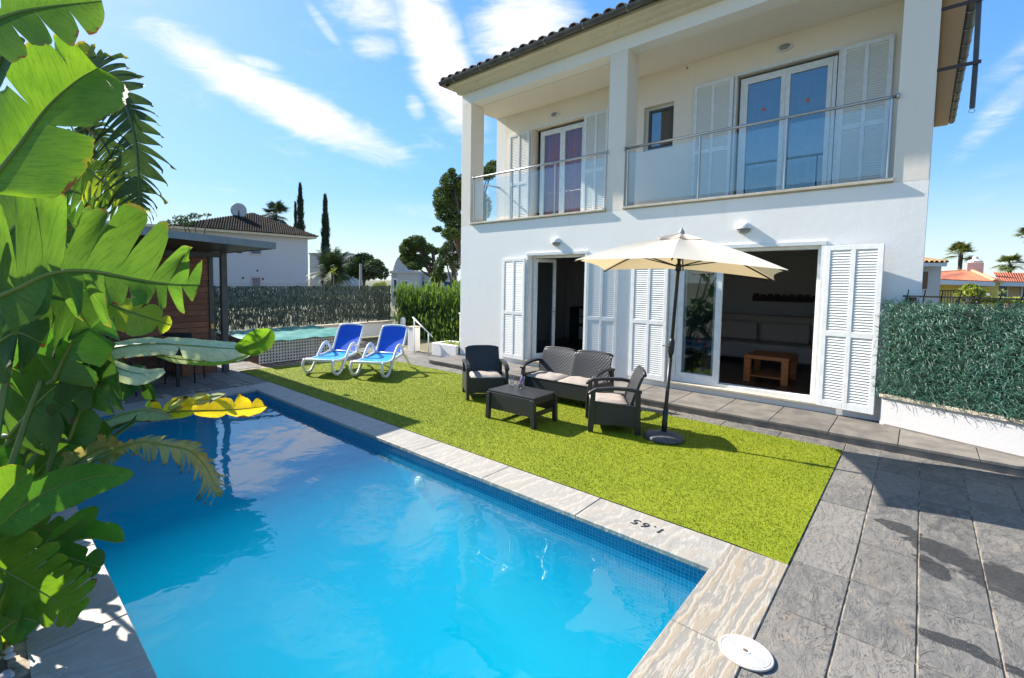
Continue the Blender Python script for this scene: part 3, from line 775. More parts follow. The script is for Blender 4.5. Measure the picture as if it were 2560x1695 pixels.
dome_lamp(2.56, 2.585, 'white dome wall lamp above the narrower left doorway'); dome_lamp(5.74, 2.63, 'white dome wall lamp above the wide right doorway and parasol')
def bulk_lamp(x, z, y, label):
    t = thing('bulkhead_lamp', label, 'lamp', (x,y,z), 0, 'oval lamps under the loggia ceiling')
    M = Matrix.Translation((x,y-.001,z)) @ Matrix.Rotation(PI/2, 4, 'X') @ Matrix.Diagonal((1.5,.82,1,1))
    MB().lathe([(.075,0),(.075,.03),(.06,.045)], n=22, M=M).build('body', M_ROPE, t, True)
    MB().lathe([(.053,.044),(.045,.062),(.02,.07)], n=22, M=M).build('lens', mat('ribbed_lens', (.25,.26,.26), .25), t, True)
bulk_lamp(1.66, 5.52, LD, 'oval bulkhead lamp on the left loggia wall'); bulk_lamp(5.90, 5.585, LD, 'oval bulkhead lamp over the right balcony door')
t = thing('metal_hook', 'tiny dark hook sticking out of the right loggia ceiling edge', 'hook', (4.2,LD,5.55))
p = at(1589,157,1,LD-.02); MB().tube([(p.x,LD,p.z),(p.x,LD-.04,p.z+.01),(p.x+.02,LD-.05,p.z-.03)], .008, 6).build('hook', M_BLACK, t)

# steel arms and rod high on the right side wall
t = thing('awning_bracket', 'dark steel arms carrying a hanging rod beside the roof', 'bracket', (HW+.2,-.3,4.5))
rod_x = HW + .62
pt = at(2255,0,0,rod_x); pb_ = at(2248,255,0,rod_x)
YB = -.0
a1 = at(2262,2,1,.25); a2 = at(2262,145,1,.25); e_ = at(2248,250,1,.25)
MB().tube([(a1.x,.25,a1.z+.5),(a2.x-.02,.25,a2.z),(e_.x,.25,e_.z)], .024, 8).build('rod', M_DGREY, t)
for z in (a1.z, a2.z):
    MB().box(HW, a1.x+.06, .21, .25-.026, z-.02, z+.02).build('arm', mat('rusty_steel', (.06,.04,.04), .6), t)
MB().tube([(e_.x + .025*math.cos(a), .25, e_.z-.03 + .025*math.sin(a)) for a in [2*PI*i/12 for i in range(12)]], .004, 5, True).build('ring', M_STEEL, t)

# things inside the open rooms
t = thing('wooden_table', 'low orange wood coffee table inside the open sliding door', 'table', (5.95,1.2,.205))
tx0, tx1, ty0, ty1 = 5.60, 6.22, .95, 1.75
MB().box(tx0,tx1,ty0,ty1,.59,.65).build('tabletop', M_WOOD_ORANGE, t, bevel=.006)
for x in (tx0, tx1-.1):
    for y in (ty0, ty1-.1): MB().box(x+.002,x+.098,y+.002,y+.098,.205,.589).build('leg', M_WOOD_ORANGE, t, bevel=.006)
MB().box(tx0+.1,tx1-.1,ty0+.03,ty1-.03,.30,.32).build('shelf', M_WOOD_ORANGE, t)
t = thing('sofa', 'large beige sofa in the shade at the back of the living room', 'sofa', (5.7,3.4,.205))
MB().box(4.3,7.1,3.0,3.9,.30,.62).build('seat', M_SOFA, t, bevel=.04)
MB().box(4.3,7.1,3.75,4.15,.62,1.15).build('backrest', M_SOFA, t, bevel=.06)
for x in (4.1,7.1): MB().box(x,x+.22,3.0,4.1,.30,.85).build('armrest', M_SOFA, t, bevel=.05)
MB().box(4.35,7.05,3.05,4.0,.205,.299).build('base', M_BLACK, t)
for k_ in range(3):
    MB().box(4.36+.9*k_,5.22+.9*k_,3.55,3.76,.625,1.02).build('back_cushion', M_SOFA, t, bevel=.05)
t = thing('wall_shelf', 'dark carved wooden shelf on the living room wall', 'shelf', (5.9,4.15,1.6))
s_ = MB(); s_.box(5.0,6.8,4.08,4.199,1.44,1.56)
for k in range(14): s_.box(5.02+.13*k,5.10+.13*k,4.09,4.19,1.56,1.58+.05*R.random())
s_.build('shelf_board', mat('dark_carved_wood', (.03,.012,.008), .6), t)
t = thing('drawer_cabinet', 'white kitchen drawer cabinet in the dark left doorway', 'cabinet', (2.6,3.4,.205))
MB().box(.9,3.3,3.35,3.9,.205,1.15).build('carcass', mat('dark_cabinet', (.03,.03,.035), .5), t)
M_DRW = mat('white_drawer_front', (.55,.55,.55), .4)
for (x,z,w_,h_) in ((1.2,.30,.42,.34),(1.66,.30,.42,.34),(1.2,.72,.42,.18),(1.2,.92,.42,.2),(2.3,.8,.5,.32),(2.5,.32,.42,.3)):
    MB().box(x,x+w_,3.325,3.348,z,z+h_).build('drawer_front', M_DRW, t, bevel=.004); 
    MB().tube([(x+w_/2-.07,3.31,z+h_*.7),(x+w_/2+.07,3.31,z+h_*.7)], .008, 6).build('handle', M_STEEL, t)
t = thing('flower_pot', 'pot with two red flowers behind the sliding glass', 'plant pot', (5.0,.75,.205))
MB().lathe([(.08,0),(.11,.16),(.10,.17)], c=(5.0,.75,.22), n=14).build('pot', mat('grey_pot', (.3,.3,.3), .6), t, True)
MB().tube([(5.0,.75,.38),(5.02,.75,.62),(4.95,.74,.80)], .006, 5).tube([(5.0,.75,.38),(5.06,.76,.6),(5.09,.75,.74)], .006, 5).build('stem', mat('stem_green', (.05,.12,.03), .6), t)
M_RED = mat('red_petals', (.75,.05,.02), .5)
for (x,z) in ((4.95,.83),(5.09,.77)):
    MB().lathe([(.012,-.04),(.045,-.01),(.045,.02),(.01,.045)], c=(x,.745,z), n=12).build('flower', M_RED, t, True)

# ------------------------------------------------------------------ rattan set
def seat_unit(name, label, cat, W, nb, loc, rotz, group=None, Hb=.74):
    t = thing(name, label, cat, loc, rotz, group); h = W/2
    b = MB(); b.box(-h+.05,h-.05,-.27,-.235,.10,.335); b.box(-h+.052,h-.052,-.234,.24,.22,.33); b.box(-h+.05,h-.05,.22,.25,.12,.335)
    b.build('seat_base', M_RATTAN, t, local=True, bevel=.006)
    cw = (2*h-.15)/nb
    for i in range(nb):
        x0 = -h+.075+cw*i
        c = MB(); n = 10; vs = []
        for j in range(n+1):
            for k in range(n+1):
                u, v = j/n*2-1, k/n*2-1
                e = (1-abs(u)**6)*(1-abs(v)**6)
                vs.append((x0+.006+(cw-.012)*(j/n), -.275+.44*(k/n), .335 + .042*e**.5 + .006*math.sin(j*1.7+k*.9+i)*e))
        fs = [(j*(n+1)+k, (j+1)*(n+1)+k, (j+1)*(n+1)+k+1, j*(n+1)+k+1) for j in range(n) for k in range(n)]
        c.add(vs, fs); c.box(x0+.012, x0+cw-.012, -.268,.158,.331,.345)
        c.build('cushion', M_CUSH, t, True, local=True, recalc=False)
    bwid = (2*h-.10)/nb
    for i in range(nb):
        x0 = -h+.05+bwid*i; x1 = x0+bwid-.004
        bk = MB(); n = 8; cols = 10; F_ = []; 
        def P(u, v, d):
            z = .30 + (Hb-.30)*v; y = .17 + .15*v + .03*max(0, v-.8)*5*.3 + d
            zc = z - (.03*(abs(u*2-1)**4) if v > .9 else 0)
            return (x0 + (x1-x0)*u, y + .014*((u*2-1)**2)*-1, zc)
        vs = [P(a/cols, c_/n, 0) for c_ in range(n+1) for a in range(cols+1)] + [P(a/cols, c_/n, .035) for c_ in range(n+1) for a in range(cols+1)]
        q = (n+1)*(cols+1); w_ = cols+1
        fs = []
        for c_ in range(n):
            for a in range(cols):
                i0 = c_*w_+a
                fs += [(i0,i0+1,i0+w_+1,i0+w_), (q+i0+w_,q+i0+w_+1,q+i0+1,q+i0)]
        for a in range(cols): fs += [(n*w_+a, n*w_+a+1, q+n*w_+a+1, q+n*w_+a), (a+1, a, q+a, q+a+1)]
        for c_ in range(n): fs += [((c_+1)*w_, c_*w_, q+c_*w_, q+(c_+1)*w_), (c_*w_+cols, (c_+1)*w_+cols, q+(c_+1)*w_+cols, q+c_*w_+cols)]
        bk.add(vs, fs); o = bk.build('backrest', M_RATTAN, t, local=True, bevel=.004)
        rim = MB(); rim.tube([P(a/cols, 1, .018) for a in range(cols+1)], .021, 8)
        rim.build('top_rail', M_PLASTIC, o, True, local=True)
    for s_ in (-1, 1):
        def X(a, b): return (a, b) if s_ > 0 else (-b, -a)
        a = MB()
        xa, xb = X(h-.052, h-.004)
        a.prism([(-.31,0),(-.245,0),(-.232,.14),(-.225,.49),(-.275,.50),(-.30,.30)], xa, xb)
        a.prism([(.235,0),(.30,0),(.292,.30),(.288,.53),(.225,.53),(.235,.30)], xa, xb)
        xc, xd = X(h-.050, h-.006)
        a.prism([(-.236,.09),(.238,.09),(.236,.345),(-.228,.375)], xc, xd)
        xe, xf = X(h-.066, h+.006)
        a.prism([(-.315,.478),(-.29,.50),(-.23,.535),(-.05,.56),(.15,.562),(.30,.535),(.30,.50),(.14,.522),(-.05,.522),(-.22,.495),(-.27,.46),(-.312,.452)], xe, xf)
        ao = a.build('armrest', M_PLASTIC, t, local=True, bevel=.007)
        xg, xh = (h-.0055, h-.0035) if s_ > 0 else (-h+.0035, -h+.0055)
        MB().box(xg, xh, -.20,.21,.11,.32).build('woven_panel', M_RATTAN, ao, local=True)
    return t
seat_unit('armchair', 'black rattan armchair facing right, farthest left by the open shutter', 'armchair', .66, 1, (2.77,-2.34,.012), math.atan2(-.65,.76)+PI/2, 'black rattan armchairs on the lawn')
seat_unit('armchair', 'black rattan armchair seen side on beside the parasol base', 'armchair', .66, 1, (4.93,-2.38,.012), math.atan2(-.52,-.85)+PI/2, 'black rattan armchairs on the lawn')
seat_unit('loveseat', 'black rattan two seat sofa with beige cushions behind the coffee table', 'sofa', 1.28, 2, (3.83,-1.66,.012), 0.03)
t = thing('coffee_table', 'low black rattan coffee table with glasses on it', 'table', (3.95,-2.965,.012), .03)
def local_box(mb, x0,x1,y0,y1,z0,z1): return mb.box(x0,x1,y0,y1,z0,z1)
tb = MB(); tb.box(-.365,.365,-.255,.255,.352,.38); tb.build('tabletop', M_PLASTIC, t, local=True, bevel=.01)
for s_ in (-1, 1):
    MB().prism([(-.37,.13),(.37,.13),(.36,.352),(-.36,.352)], s_*.250-.012, s_*.250+.012, axis=1).build('side_panel', M_RATTAN, t, local=True, bevel=.004)
    e = MB(); x0, x1 = s_*.345-.012, s_*.345+.012; e.box(x0,x1,-.236,.236,.29,.3515); e.box(x0,x1,-.236,.236,.13,.19); e.build('end_rail', M_PLASTIC, t, local=True, bevel=.004)
    for u in (-1, 1):
        MB().prism([(s_*.33,0),(s_*.385,0),(s_*.372,.351),(s_*.315,.351)], u*.255-.03, u*.255+.03, axis=1).build('leg', M_RATTAN, t, local=True, bevel=.005)
def tumbler(x, y, r, hgt, label, name, fill=None):
    z = .3925
    t = thing(name, label, 'glass', (x,y,z))
    MB().lathe([(r*.8,0),(r*.86,hgt*.2),(r,hgt),(r*.93,hgt),(r*.8,hgt*.2),(r*.7,.006)], c=(x,y,z), n=16).build('body', M_GLASSWARE, t, True, recalc=False)
    if fill:
        MB().lathe([(r*.72,.008),(r*.82,hgt*.75),(.005,hgt*.78)], c=(x,y,z), n=14).build('filling', fill, t, True)
    return t
tumbler(3.66,-2.80,.035,.145,'tall empty clear glass on the left of the coffee table','drinking_glass')
tumbler(3.80,-2.74,.032,.13,'clear glass just behind the purple and yellow jar','drinking_glass')
tumbler(3.845,-2.86,.042,.085,'short jar with purple and yellow filling on the coffee table','candle_jar', mat('purple_yellow_wax', (.25,.10,.35), .5, (.65,.35,.05), 25))
MB().tube([(3.845,-2.86,.46),(3.87,-2.85,.53),(3.862,-2.85,.575)], [.012,.018,.004], 7).build('flower', mat('lilac_petals', (.35,.25,.5), .6), bpy.data.objects['candle_jar'], True)

# ------------------------------------------------------------------ sun loungers
M_SLING_SHADED = mat('shaded_blue_sling', (.008,.09,.62), .45, (.012,.12,.70), 3, .05, 300, transl=.25, transc=(.01,.10,.75))  # backrest: shade painted into the colour of the one fabric
M_SLING_SUNLIT = mat('sunlit_blue_sling', (.02,.27,.72), .4, (.03,.32,.78), 3, .05, 300)  # seat: same fabric, with sunlight painted into its lighter colour
def lounger(label, loc, rotz):
    t = thing('sun_lounger', label, 'sun lounger', loc, rotz, 'white framed blue sun loungers')
    for s_ in (-1, 1):
        x = s_*.315
        pth = spline([(x,.02,.30),(x,-.035,.20),(x,.02,.07),(x,.15,.026),(x,.27,.06),(x,.42,.215),(x,.60,.41),(x,.72,.51),(x,.84,.525),(x,.95,.44),(x,1.0,.335)], 44)
        MB().tube(pth, .026, 8, flat=1.25).build('arm_and_leg', M_ROPE, t, True, local=True)
        MB().tube(spline([(x*.9,1.0,.33),(x*.92,1.18,.26),(x*.95,1.34,.10),(x*.95,1.41,.02)], 10), [.024]*9+[.022,.02], 8).build('rear_leg', M_ROPE, t, True, local=True)
    fr = MB(); L = [(s2*.305, y, z) for s2, y, z in ()]
    rail = [(-.30,1.02,.335),(-.305,.6,.295),(-.305,.25,.275),(-.29,.06,.295),(-.22,-.035,.305),(0,-.06,.308),(.22,-.035,.305),(.29,.06,.295),(.305,.25,.275),(.305,.6,.295),(.30,1.02,.335)]
    fr.tube(spline(rail, 60), .026, 8); fr.tube([(-.3,1.0,.33),(.3,1.0,.33)], .02, 8); fr.build('seat_frame', M_ROPE, t, True, local=True)
    bk = MB(); y0, z0, y1, z1 = 1.0,.35,1.34,.86
    def B(u, v): return (u, y0+(y1-y0)*v + .02*math.sin(v*PI), z0+(z1-z0)*v)
    bk.tube(spline([B(-.27,0),B(-.285,.4),B(-.28,.85),B(-.23,.98),B(0,1.02),B(.23,.98),B(.28,.85),B(.285,.4),B(.27,0)], 50), .022, 8); bk.build('back_frame', M_ROPE, t, True, local=True)
    s2 = MB(); n = 10; k = 18
    def S_(u, v): 
        hw = .285 if v > .12 else .2 + .085*(v/.12)**.5
        return (u*hw, -.03 + 1.05*v, .312 - .022*math.sin(PI*v) + .03*max(0, v-.7) - .012*(1-u*u))
    vs = [S_(a/n*2-1, b/k) for b in range(k+1) for a in range(n+1)]
    s2.add(vs, [(b*(n+1)+a, b*(n+1)+a+1, (b+1)*(n+1)+a+1, (b+1)*(n+1)+a) for b in range(k) for a in range(n)]); s2.build('seat_sling', M_SLING_SUNLIT, t, True, local=True, recalc=False)
    s3 = MB(); vs = []
    for b in range(k+1):
        for a in range(n+1):
            u = a/n*2-1; v = b/k; hw = .27 if v < .88 else .27 - .05*((v-.88)/.12)**2
            p = B(u*hw, v*.99); vs.append((p[0], p[1] + .02*(1-u*u), p[2]))
    s3.add(vs, [(b*(n+1)+a, b*(n+1)+a+1, (b+1)*(n+1)+a+1, (b+1)*(n+1)+a) for b in range(k) for a in range(n)]); s3.build('back_sling', M_SLING_SHADED, t, True, local=True, recalc=False)
    MB().box(-.06,.06,1.0,1.1,.27,.30).build('ratchet', M_ROPE, t, local=True)
    return t
LR = math.atan2(.48, .877)
l1 = lounger('blue sun lounger nearer the pool, left of the pair', (-.394,-3.466,.012), LR)
dup(l1, (.436,-2.946,.012), LR, 'blue sun lounger nearer the house, right of the pair')

# ------------------------------------------------------------------ parasol
AP = Vector((5.616,-2.167,2.385)); FOOT = Vector((5.585,-2.405,.06))
par = thing('parasol', 'open cream rectangular parasol leaning on a black pole', 'parasol', FOOT)
RIM = [Vector(p) for p in ((4.813,-3.171,2.086),(5.788,-2.915,2.092),(6.757,-2.668,1.961),(6.382,-1.219,1.878),(5.410,-1.470,2.010),(4.438,-1.723,2.002))]
def canopy(mb, top, scale, ns, nr, sc_in, drop=0):
    C = AP + Vector((0,0,top))
    for i in range(6):
        a, b = RIM[i], RIM[(i+1) % 6]; vs = []
        for r_ in range(nr+1):
            f = r_/nr*scale
            for j in range(ns+1):
                u = j/ns; e = a.lerp(b, u); e = e.lerp(AP - Vector((0,0,.25)), sc_in*4*u*(1-u))
                p = C.lerp(e, f) + Vector((0,0, top*0 - .05*math.sin(PI*min(1, f))*(4*u*(1-u))*.6 + .035*math.sin(PI*f)))
                vs.append(p - Vector((0,0,drop*f)))
        w_ = ns+1
        mb.add(vs, [(r_*w_+j, r_*w_+j+1, (r_+1)*w_+j+1, (r_+1)*w_+j) for r_ in range(nr) for j in range(ns)])
cm_ = MB(); canopy(cm_, 0, 1, 8, 10, .055); cn = cm_.build('canopy', M_CANVAS, par, recalc=False)
for p_ in cn.data.polygons: p_.use_smooth = True
cm_ = MB(); canopy(cm_, .03, .24, 6, 4, .25, .02); vt = cm_.build('vent_cap', M_CANVAS, cn, True, recalc=False)
PB = FOOT; PT = AP + Vector((0,0,.03)); PD = (PT-PB).normalized()
MB().tube([PB, PB + PD*.9], .021, 12).build('pole', M_BLACK, par, True)
MB().tube([PB + PD*.9, PT], .019, 12).build('upper_pole', M_BLACK, par, True)
MB().lathe([(.035,-.02),(.03,.03),(.012,.055),(.004,.075)], c=AP+Vector((0,0,.02)), n=14).build('finial', mat('grey_finial', (.35,.34,.32), .5), par, True)
HUB = PB + PD*((2.02-.06)/PD.z)
MB().tube([HUB - PD*.05, HUB + PD*.03], [.034,.03], 12).build('hub', M_BLACK, par, True)
for r_ in RIM:
    q = [AP.lerp(r_, f) + Vector((0,0,-.022 + .03*math.sin(PI*f))) for f in (.05,.3,.55,.8,1)]
    o = MB().tube(q, .009, 6).build('rib', M_BLACK, par, True)
    MB().tube([HUB, q[2] - Vector((0,0,.006))], .008, 6).build('strut', M_BLACK, o, True)
KN = PB + PD*1.03
cr = MB(); cr.tube([KN - PD*.10, KN - PD*.06, KN + PD*.06, KN + PD*.10], [.022,.034,.034,.022], 12); cr.build('crank_box', M_BLACK, par, True)
cv = -RT
MB().tube([KN, KN + cv*.06, KN + cv*.065 + Vector((0,0,.01)), KN + cv*.12 + Vector((0,0,.015))], .008, 6).build('crank_handle', M_STEEL, par, True)
MB().tube([PB + PD*.02, PB + PD*.32], .026, 12).build('sleeve', M_BLACK, par, True)
bs = thing('weighted_stand', 'round dark weighted base holding the parasol pole on the lawn', 'stand', (FOOT.x,FOOT.y,.008))
MB().lathe([(.215,0),(.222,.02),(.21,.045),(.17,.058),(.06,.072),(.04,.09),(.034,.09)], c=(FOOT.x,FOOT.y,.008), n=36).build('weight', M_BASEG, bs, True)
MB().tube([FOOT + PD*.02, FOOT + PD*.30], .030, 12).build('tube', M_BLACK, bs, True)

# ------------------------------------------------------------------ cabana
cb = thing('cabana', 'dark timber poolside cabana with flat zinc roof and steel posts', 'cabana', (-2.75,-6.5,0))
def plank_mat():
    m, nt, out = newmat('brown_plank_cladding')
    tc = N(nt, 'ShaderNodeTexCoord').outputs['Object']
    g_ = N(nt, 'ShaderNodeNewGeometry').outputs['Random Per Island']
    n1 = noise(nt, mapping(nt, tc, scale=(1,2,30)), 3, 5)
    c = mixc(nt, g_, (.17,.062,.036), (.27,.108,.062)); c = mixc(nt, smooth(nt, n1, .4, .7), c, (.12,.045,.028))
    b = N(nt, 'ShaderNodeBsdfPrincipled', {'Base Color': c, 'Roughness': .6}); nt.links.new(b.outputs[0], out.inputs[0]); return m
M_PLANK = plank_mat()
XW, YW = -2.75, -4.60
pk = MB(); z = .02
while z < 2.44:
    for (a, b) in ((-9.2,-7.4),(-7.4,-5.9),(-5.9,YW)):
        pk.box(XW-.025, XW, a+.002, b-.002, z, z+.108)
    z += .118
pk.build('wall', M_PLANK, cb, recalc=False)
MB().box(XW-.12, XW-.03, -9.2, YW, 0, 2.44).build('wall_core', M_BLACK, cb)
MB().box(XW-.13, XW+.02, YW+.003, YW+.09, 0, 2.42).build('post', M_DGREY, cb, bevel=.003)
MB().box(XW+.021, XW+.03, YW+.02, YW+.07, .80, .90).build('brass_latch', mat('brass', (.6,.35,.10), .35, metal=.8), cb)
pp = at(535,858,2,0)
PXc, PYc = -2.10, -4.54
MB().box(PXc-.055,PXc+.055,PYc-.055,PYc+.055,0,2.34).build('post', M_DGREY, cb, bevel=.003)
rfm = MB(); RX0, RX1, RY1 = -4.95, -.05, -4.47
ZB = at(632,576,0,RX1).z
_q = at(345,532,0,RX1); SL = (_q.z - (ZB+.08))/(RY1-_q.y)
for (x0,x1,z0,z1) in ((RX0,RX1,ZB+.012,ZB+.08),):
    rfm.add([(x0,-9.4,z0+SL*(RY1+9.4)),(x1,-9.4,z0+SL*(RY1+9.4)),(x1,RY1,z0),(x0,RY1,z0),(x0,-9.4,z1+SL*(RY1+9.4)),(x1,-9.4,z1+SL*(RY1+9.4)),(x1,RY1,z1),(x0,RY1,z1)], [(3,2,1,0),(4,5,6,7),(0,1,5,4),(1,2,6,5),(2,3,7,6),(3,0,4,7)])
ro = rfm.build('roof', M_BLACK, cb)
M_ZINC = mat('zinc_fascia', (.17,.19,.21), .4, (.23,.25,.27), 2, metal=.3)
fa = MB()
for (a, b) in ((-9.4,-7.9),(-7.896,-6.35),(-6.346,-5.2),(-5.196,RY1)):
    za, zb_ = ZB + SL*(RY1-a), ZB + SL*(RY1-b)
    fa.add([(RX1+.002,a,za),(RX1+.03,a,za),(RX1+.03,b,zb_),(RX1+.002,b,zb_),(RX1+.002,a,za+.11),(RX1+.03,a,za+.11),(RX1+.03,b,zb_+.11),(RX1+.002,b,zb_+.11)], [(3,2,1,0),(4,5,6,7),(0,1,5,4),(1,2,6,5),(2,3,7,6),(3,0,4,7)])
fa.box(RX0,RX1+.03,RY1+.002,RY1+.03,ZB,ZB+.11); fa.build('fascia', M_ZINC, ro)
bmz = MB(); bmz.box(PXc-.04,PXc+.04,-9,RY1-.12,ZB-.09,ZB+.005); bmz.build('beam', M_DGREY, cb)
MB().lathe([(.05,0),(.05,.05),(.02,.07)], c=(PXc+.3,PYc+.2,2.33), n=12).build('spotlight', M_BLACK, cb, True)
ct = thing('bar_counter', 'dark timber counter with teal top between the cabana posts', 'counter', (-2.4,-4.62,0))
MB().box(-2.72,-2.14,-5.3,-4.68,.0,.50).build('front', M_PLANK, ct)
MB().box(-2.74,-2.10,-5.35,-4.66,.50,.54).build('top', mat('teal_top', (.03,.10,.10), .3), ct, bevel=.005)

M_MESHBLK = mat('black_sling', (.02,.02,.023), .6, bmp=.1, bscale=200)
def dining_chair(label, loc, rotz):
    t = thing('dining_chair', label, 'chair', loc, rotz, 'dark chairs under the cabana')
    for s_ in (-1, 1):
        MB().tube([(s_*.24,-.22,0),(s_*.235,-.20,.43),(s_*.235,-.18,.60),(s_*.235,.2,.62)], .012, 7).build('leg', M_BLACK, t, True, local=True)
        MB().tube([(s_*.24,.26,0),(s_*.225,.20,.43),(s_*.22,.32,.90)], .012, 7).build('leg', M_BLACK, t, True, local=True)
    MB().box(-.22,.22,-.21,.20,.42,.437).build('seat', M_MESHBLK, t, local=True)
    b = MB(); b.add([(-.215,.205,.46),(.215,.205,.46),(.215,.325,.90),(-.215,.325,.90),(-.215,.22,.46),(.215,.22,.46),(.215,.34,.90),(-.215,.34,.90)], [(3,2,1,0),(4,5,6,7),(0,1,5,4),(1,2,6,5),(2,3,7,6),(3,0,4,7)])
    b.build('backrest', M_MESHBLK, t, local=True)
    return t
pc = at(440, 885, 2, 0); pc2 = at(355, 905, 2, 0)
c1 = dining_chair('black sling chair nearest the cabana post', (pc.x-.25,pc.y-.0,.002), -2.2)
dup(c1, (pc2.x-.1,pc2.y-.35,.002), 2.6, 'black sling chair half hidden by the banana leaves', 'dark chairs under the cabana')
dt = thing('dining_table', 'dark dining table under the cabana behind the leaves', 'table', (-1.75,-5.95,0))
MB().box(-2.4,-1.15,-6.7,-5.55,.70,.735).build('tabletop', mat('dark_glass_top', (.02,.022,.025), .15), dt, bevel=.004)
for x in (-2.32,-1.23):
    for y in (-6.62,-5.63): MB().box(x-.025,x+.025,y-.025,y+.025,0,.699).build('leg', M_BLACK, dt)
t = thing('serving_bowl', 'grey bowl left on the dark dining table', 'bowl', (-1.5,-5.75,.736))
MB().lathe([(.05,0),(.11,.05),(.14,.10),(.13,.10),(.09,.04)], c=(-1.5,-5.75,.736), n=18).build('bowl', mat('grey_bowl', (.16,.17,.18), .3), t, True)

# ------------------------------------------------------------------ splash pool, boundary, rail, planter
sp_ = thing('plunge_pool', 'raised plunge pool with white lattice sides under a teal cover', 'pool', (-3.5,-2.5,0))
SX, SY0, SY1, SZ = -2.3, -3.78, -1.25, .50
core = MB(); core.box(-4.88,SX-.03,SY0+.03,SY1-.03,0,SZ-.03); core.build('core', mat('terracotta_core', (.17,.11,.085), .9, (.12,.10,.09), 6), sp_)
def lattice(a, b, z0, z1, hole=.042, pitch=.068):
    a = Vector(a); b = Vector(b); L = (b-a).length; d = (b-a)/L; n_ = d.cross(Vector((0,0,1)))
    mb = MB()
    nx = int(L/pitch); nz = int((z1-z0)/pitch); wv = pitch-hole
    for i in range(nx+1):
        s_ = i*pitch; p0 = a + d*s_; p1 = a + d*min(L, s_+wv)
        mb.add([p0+Vector((0,0,z0)), p1+Vector((0,0,z0)), p1+Vector((0,0,z1)), p0+Vector((0,0,z1))] + [q+n_*.01 for q in (p0+Vector((0,0,z0)), p1+Vector((0,0,z0)), p1+Vector((0,0,z1)), p0+Vector((0,0,z1)))], [(0,1,2,3),(7,6,5,4),(1,5,6,2),(4,0,3,7)])
    o_ = n_*.0015
    for k in range(nz+1):
        za = z0 + k*pitch; zb2 = min(z1, za+wv)
        p0, p1 = a, b
        mb.add([p0+o_+Vector((0,0,za)), p1+o_+Vector((0,0,za)), p1+o_+Vector((0,0,zb2)), p0+o_+Vector((0,0,zb2))] + [q+n_*.0115 for q in (p0+Vector((0,0,za)), p1+Vector((0,0,za)), p1+Vector((0,0,zb2)), p0+Vector((0,0,zb2)))], [(0,1,2,3),(7,6,5,4),(3,2,6,7),(0,4,5,1)])
    return mb
M_LAT = mat('white_lattice', (.66,.64,.62), .5, (.54,.52,.50), 4)
for (a, b) in (((SX,SY0,0),(SX,-2.52,0)),((SX,-2.51,0),(SX,SY1,0)),((SX,SY1,0),(-4.5,SY1,0))):
    lattice(a, b, .02, SZ-.02).build('lattice_panel', M_LAT, sp_)
cvr = MB(); n1_, n2_ = 14, 20; vs = []
for i in range(n1_+1):
    for j in range(n2_+1):
        x = -4.75 + (SX+.12+4.75)*i/n1_; y = SY0-.06 + (SY1-SY0+.12)*j/n2_
        e = 1 if (i in (0,n1_) or j in (0,n2_)) else 0
        vs.append((x, y, SZ + .035 - .03*e + .012*math.sin(i*1.3+j*.9) + .01*math.sin(j*2.1)))
cvr.add(vs, [(i*(n2_+1)+j, (i+1)*(n2_+1)+j, (i+1)*(n2_+1)+j+1, i*(n2_+1)+j+1) for i in range(n1_) for j in range(n2_)])
cvr.build('cover', mat('teal_cover', (.035,.17,.145), .5, (.07,.25,.215), 4, .15, 8), sp_, True, recalc=False)
MB().box(-4.86,SX+.02,SY0-.01,SY1+.0,SZ-.028,SZ-.005).build('rim', mat('grey_rim', (.30,.29,.28), .6), sp_)
bw_ = thing('boundary_wall', 'low white rendered wall under the grey green screen fence', 'wall', (-5.1,-2,0))
MB().box(-5.2,-5.0,-9.4,1.95,0,.42).build('wall', M_WALL, bw_)
MB().box(-5.23,-4.97,-9.4,1.97,.42,.46).build('coping', M_STONEEDGE, bw_)
fn = thing('screen_fence', 'grey green artificial reed screen fence with dark posts on white wall', 'fence', (-5.1,-1,.46))
M_REED = mat('faded_green_reed', (.035,.058,.045), .8, (.085,.112,.09), 9, rand=.6)
fb = MB()
for i in range(17000):
    y = R.uniform(-9,1.93); z = R.uniform(.47,1.60); L = R.uniform(.05,.17); wv = R.uniform(.006,.014); a = R.gauss(0,.22); xx = -5.1 + R.uniform(-.03,.035)
    z1 = min(z+L*math.cos(a), 1.64); y1 = y + L*math.sin(a); o = R.uniform(-.02,.02)
    fb.add([(xx,y-wv,z),(xx,y+wv,z),(xx+o,y1+wv*.6,z1),(xx+o,y1-wv*.6,z1)], [(0,1,2,3)])
struct_reed = fb.build('reed_screen', M_REED, fn, recalc=False)
M_WIRE = mat('green_wire', (.09,.12,.10), .6)
wr = MB(); y = -9.0
while y < 1.93: wr.box(-5.142,-5.138,y,y+.004,.47,1.70); y += .05
z = .5
while z < 1.72: wr.box(-5.1375,-5.1335,-9,1.93,z,z+.004); z += .10
wr.build('wire_mesh', M_WIRE, fn, recalc=False)
for u in (497, 690, 812, 852, 903):
    p = at(u, 700, 0, -5.1); MB().box(-5.17,-5.145,p.y-.025,p.y+.025,.46,1.66).build('post', M_DGREY, fn)
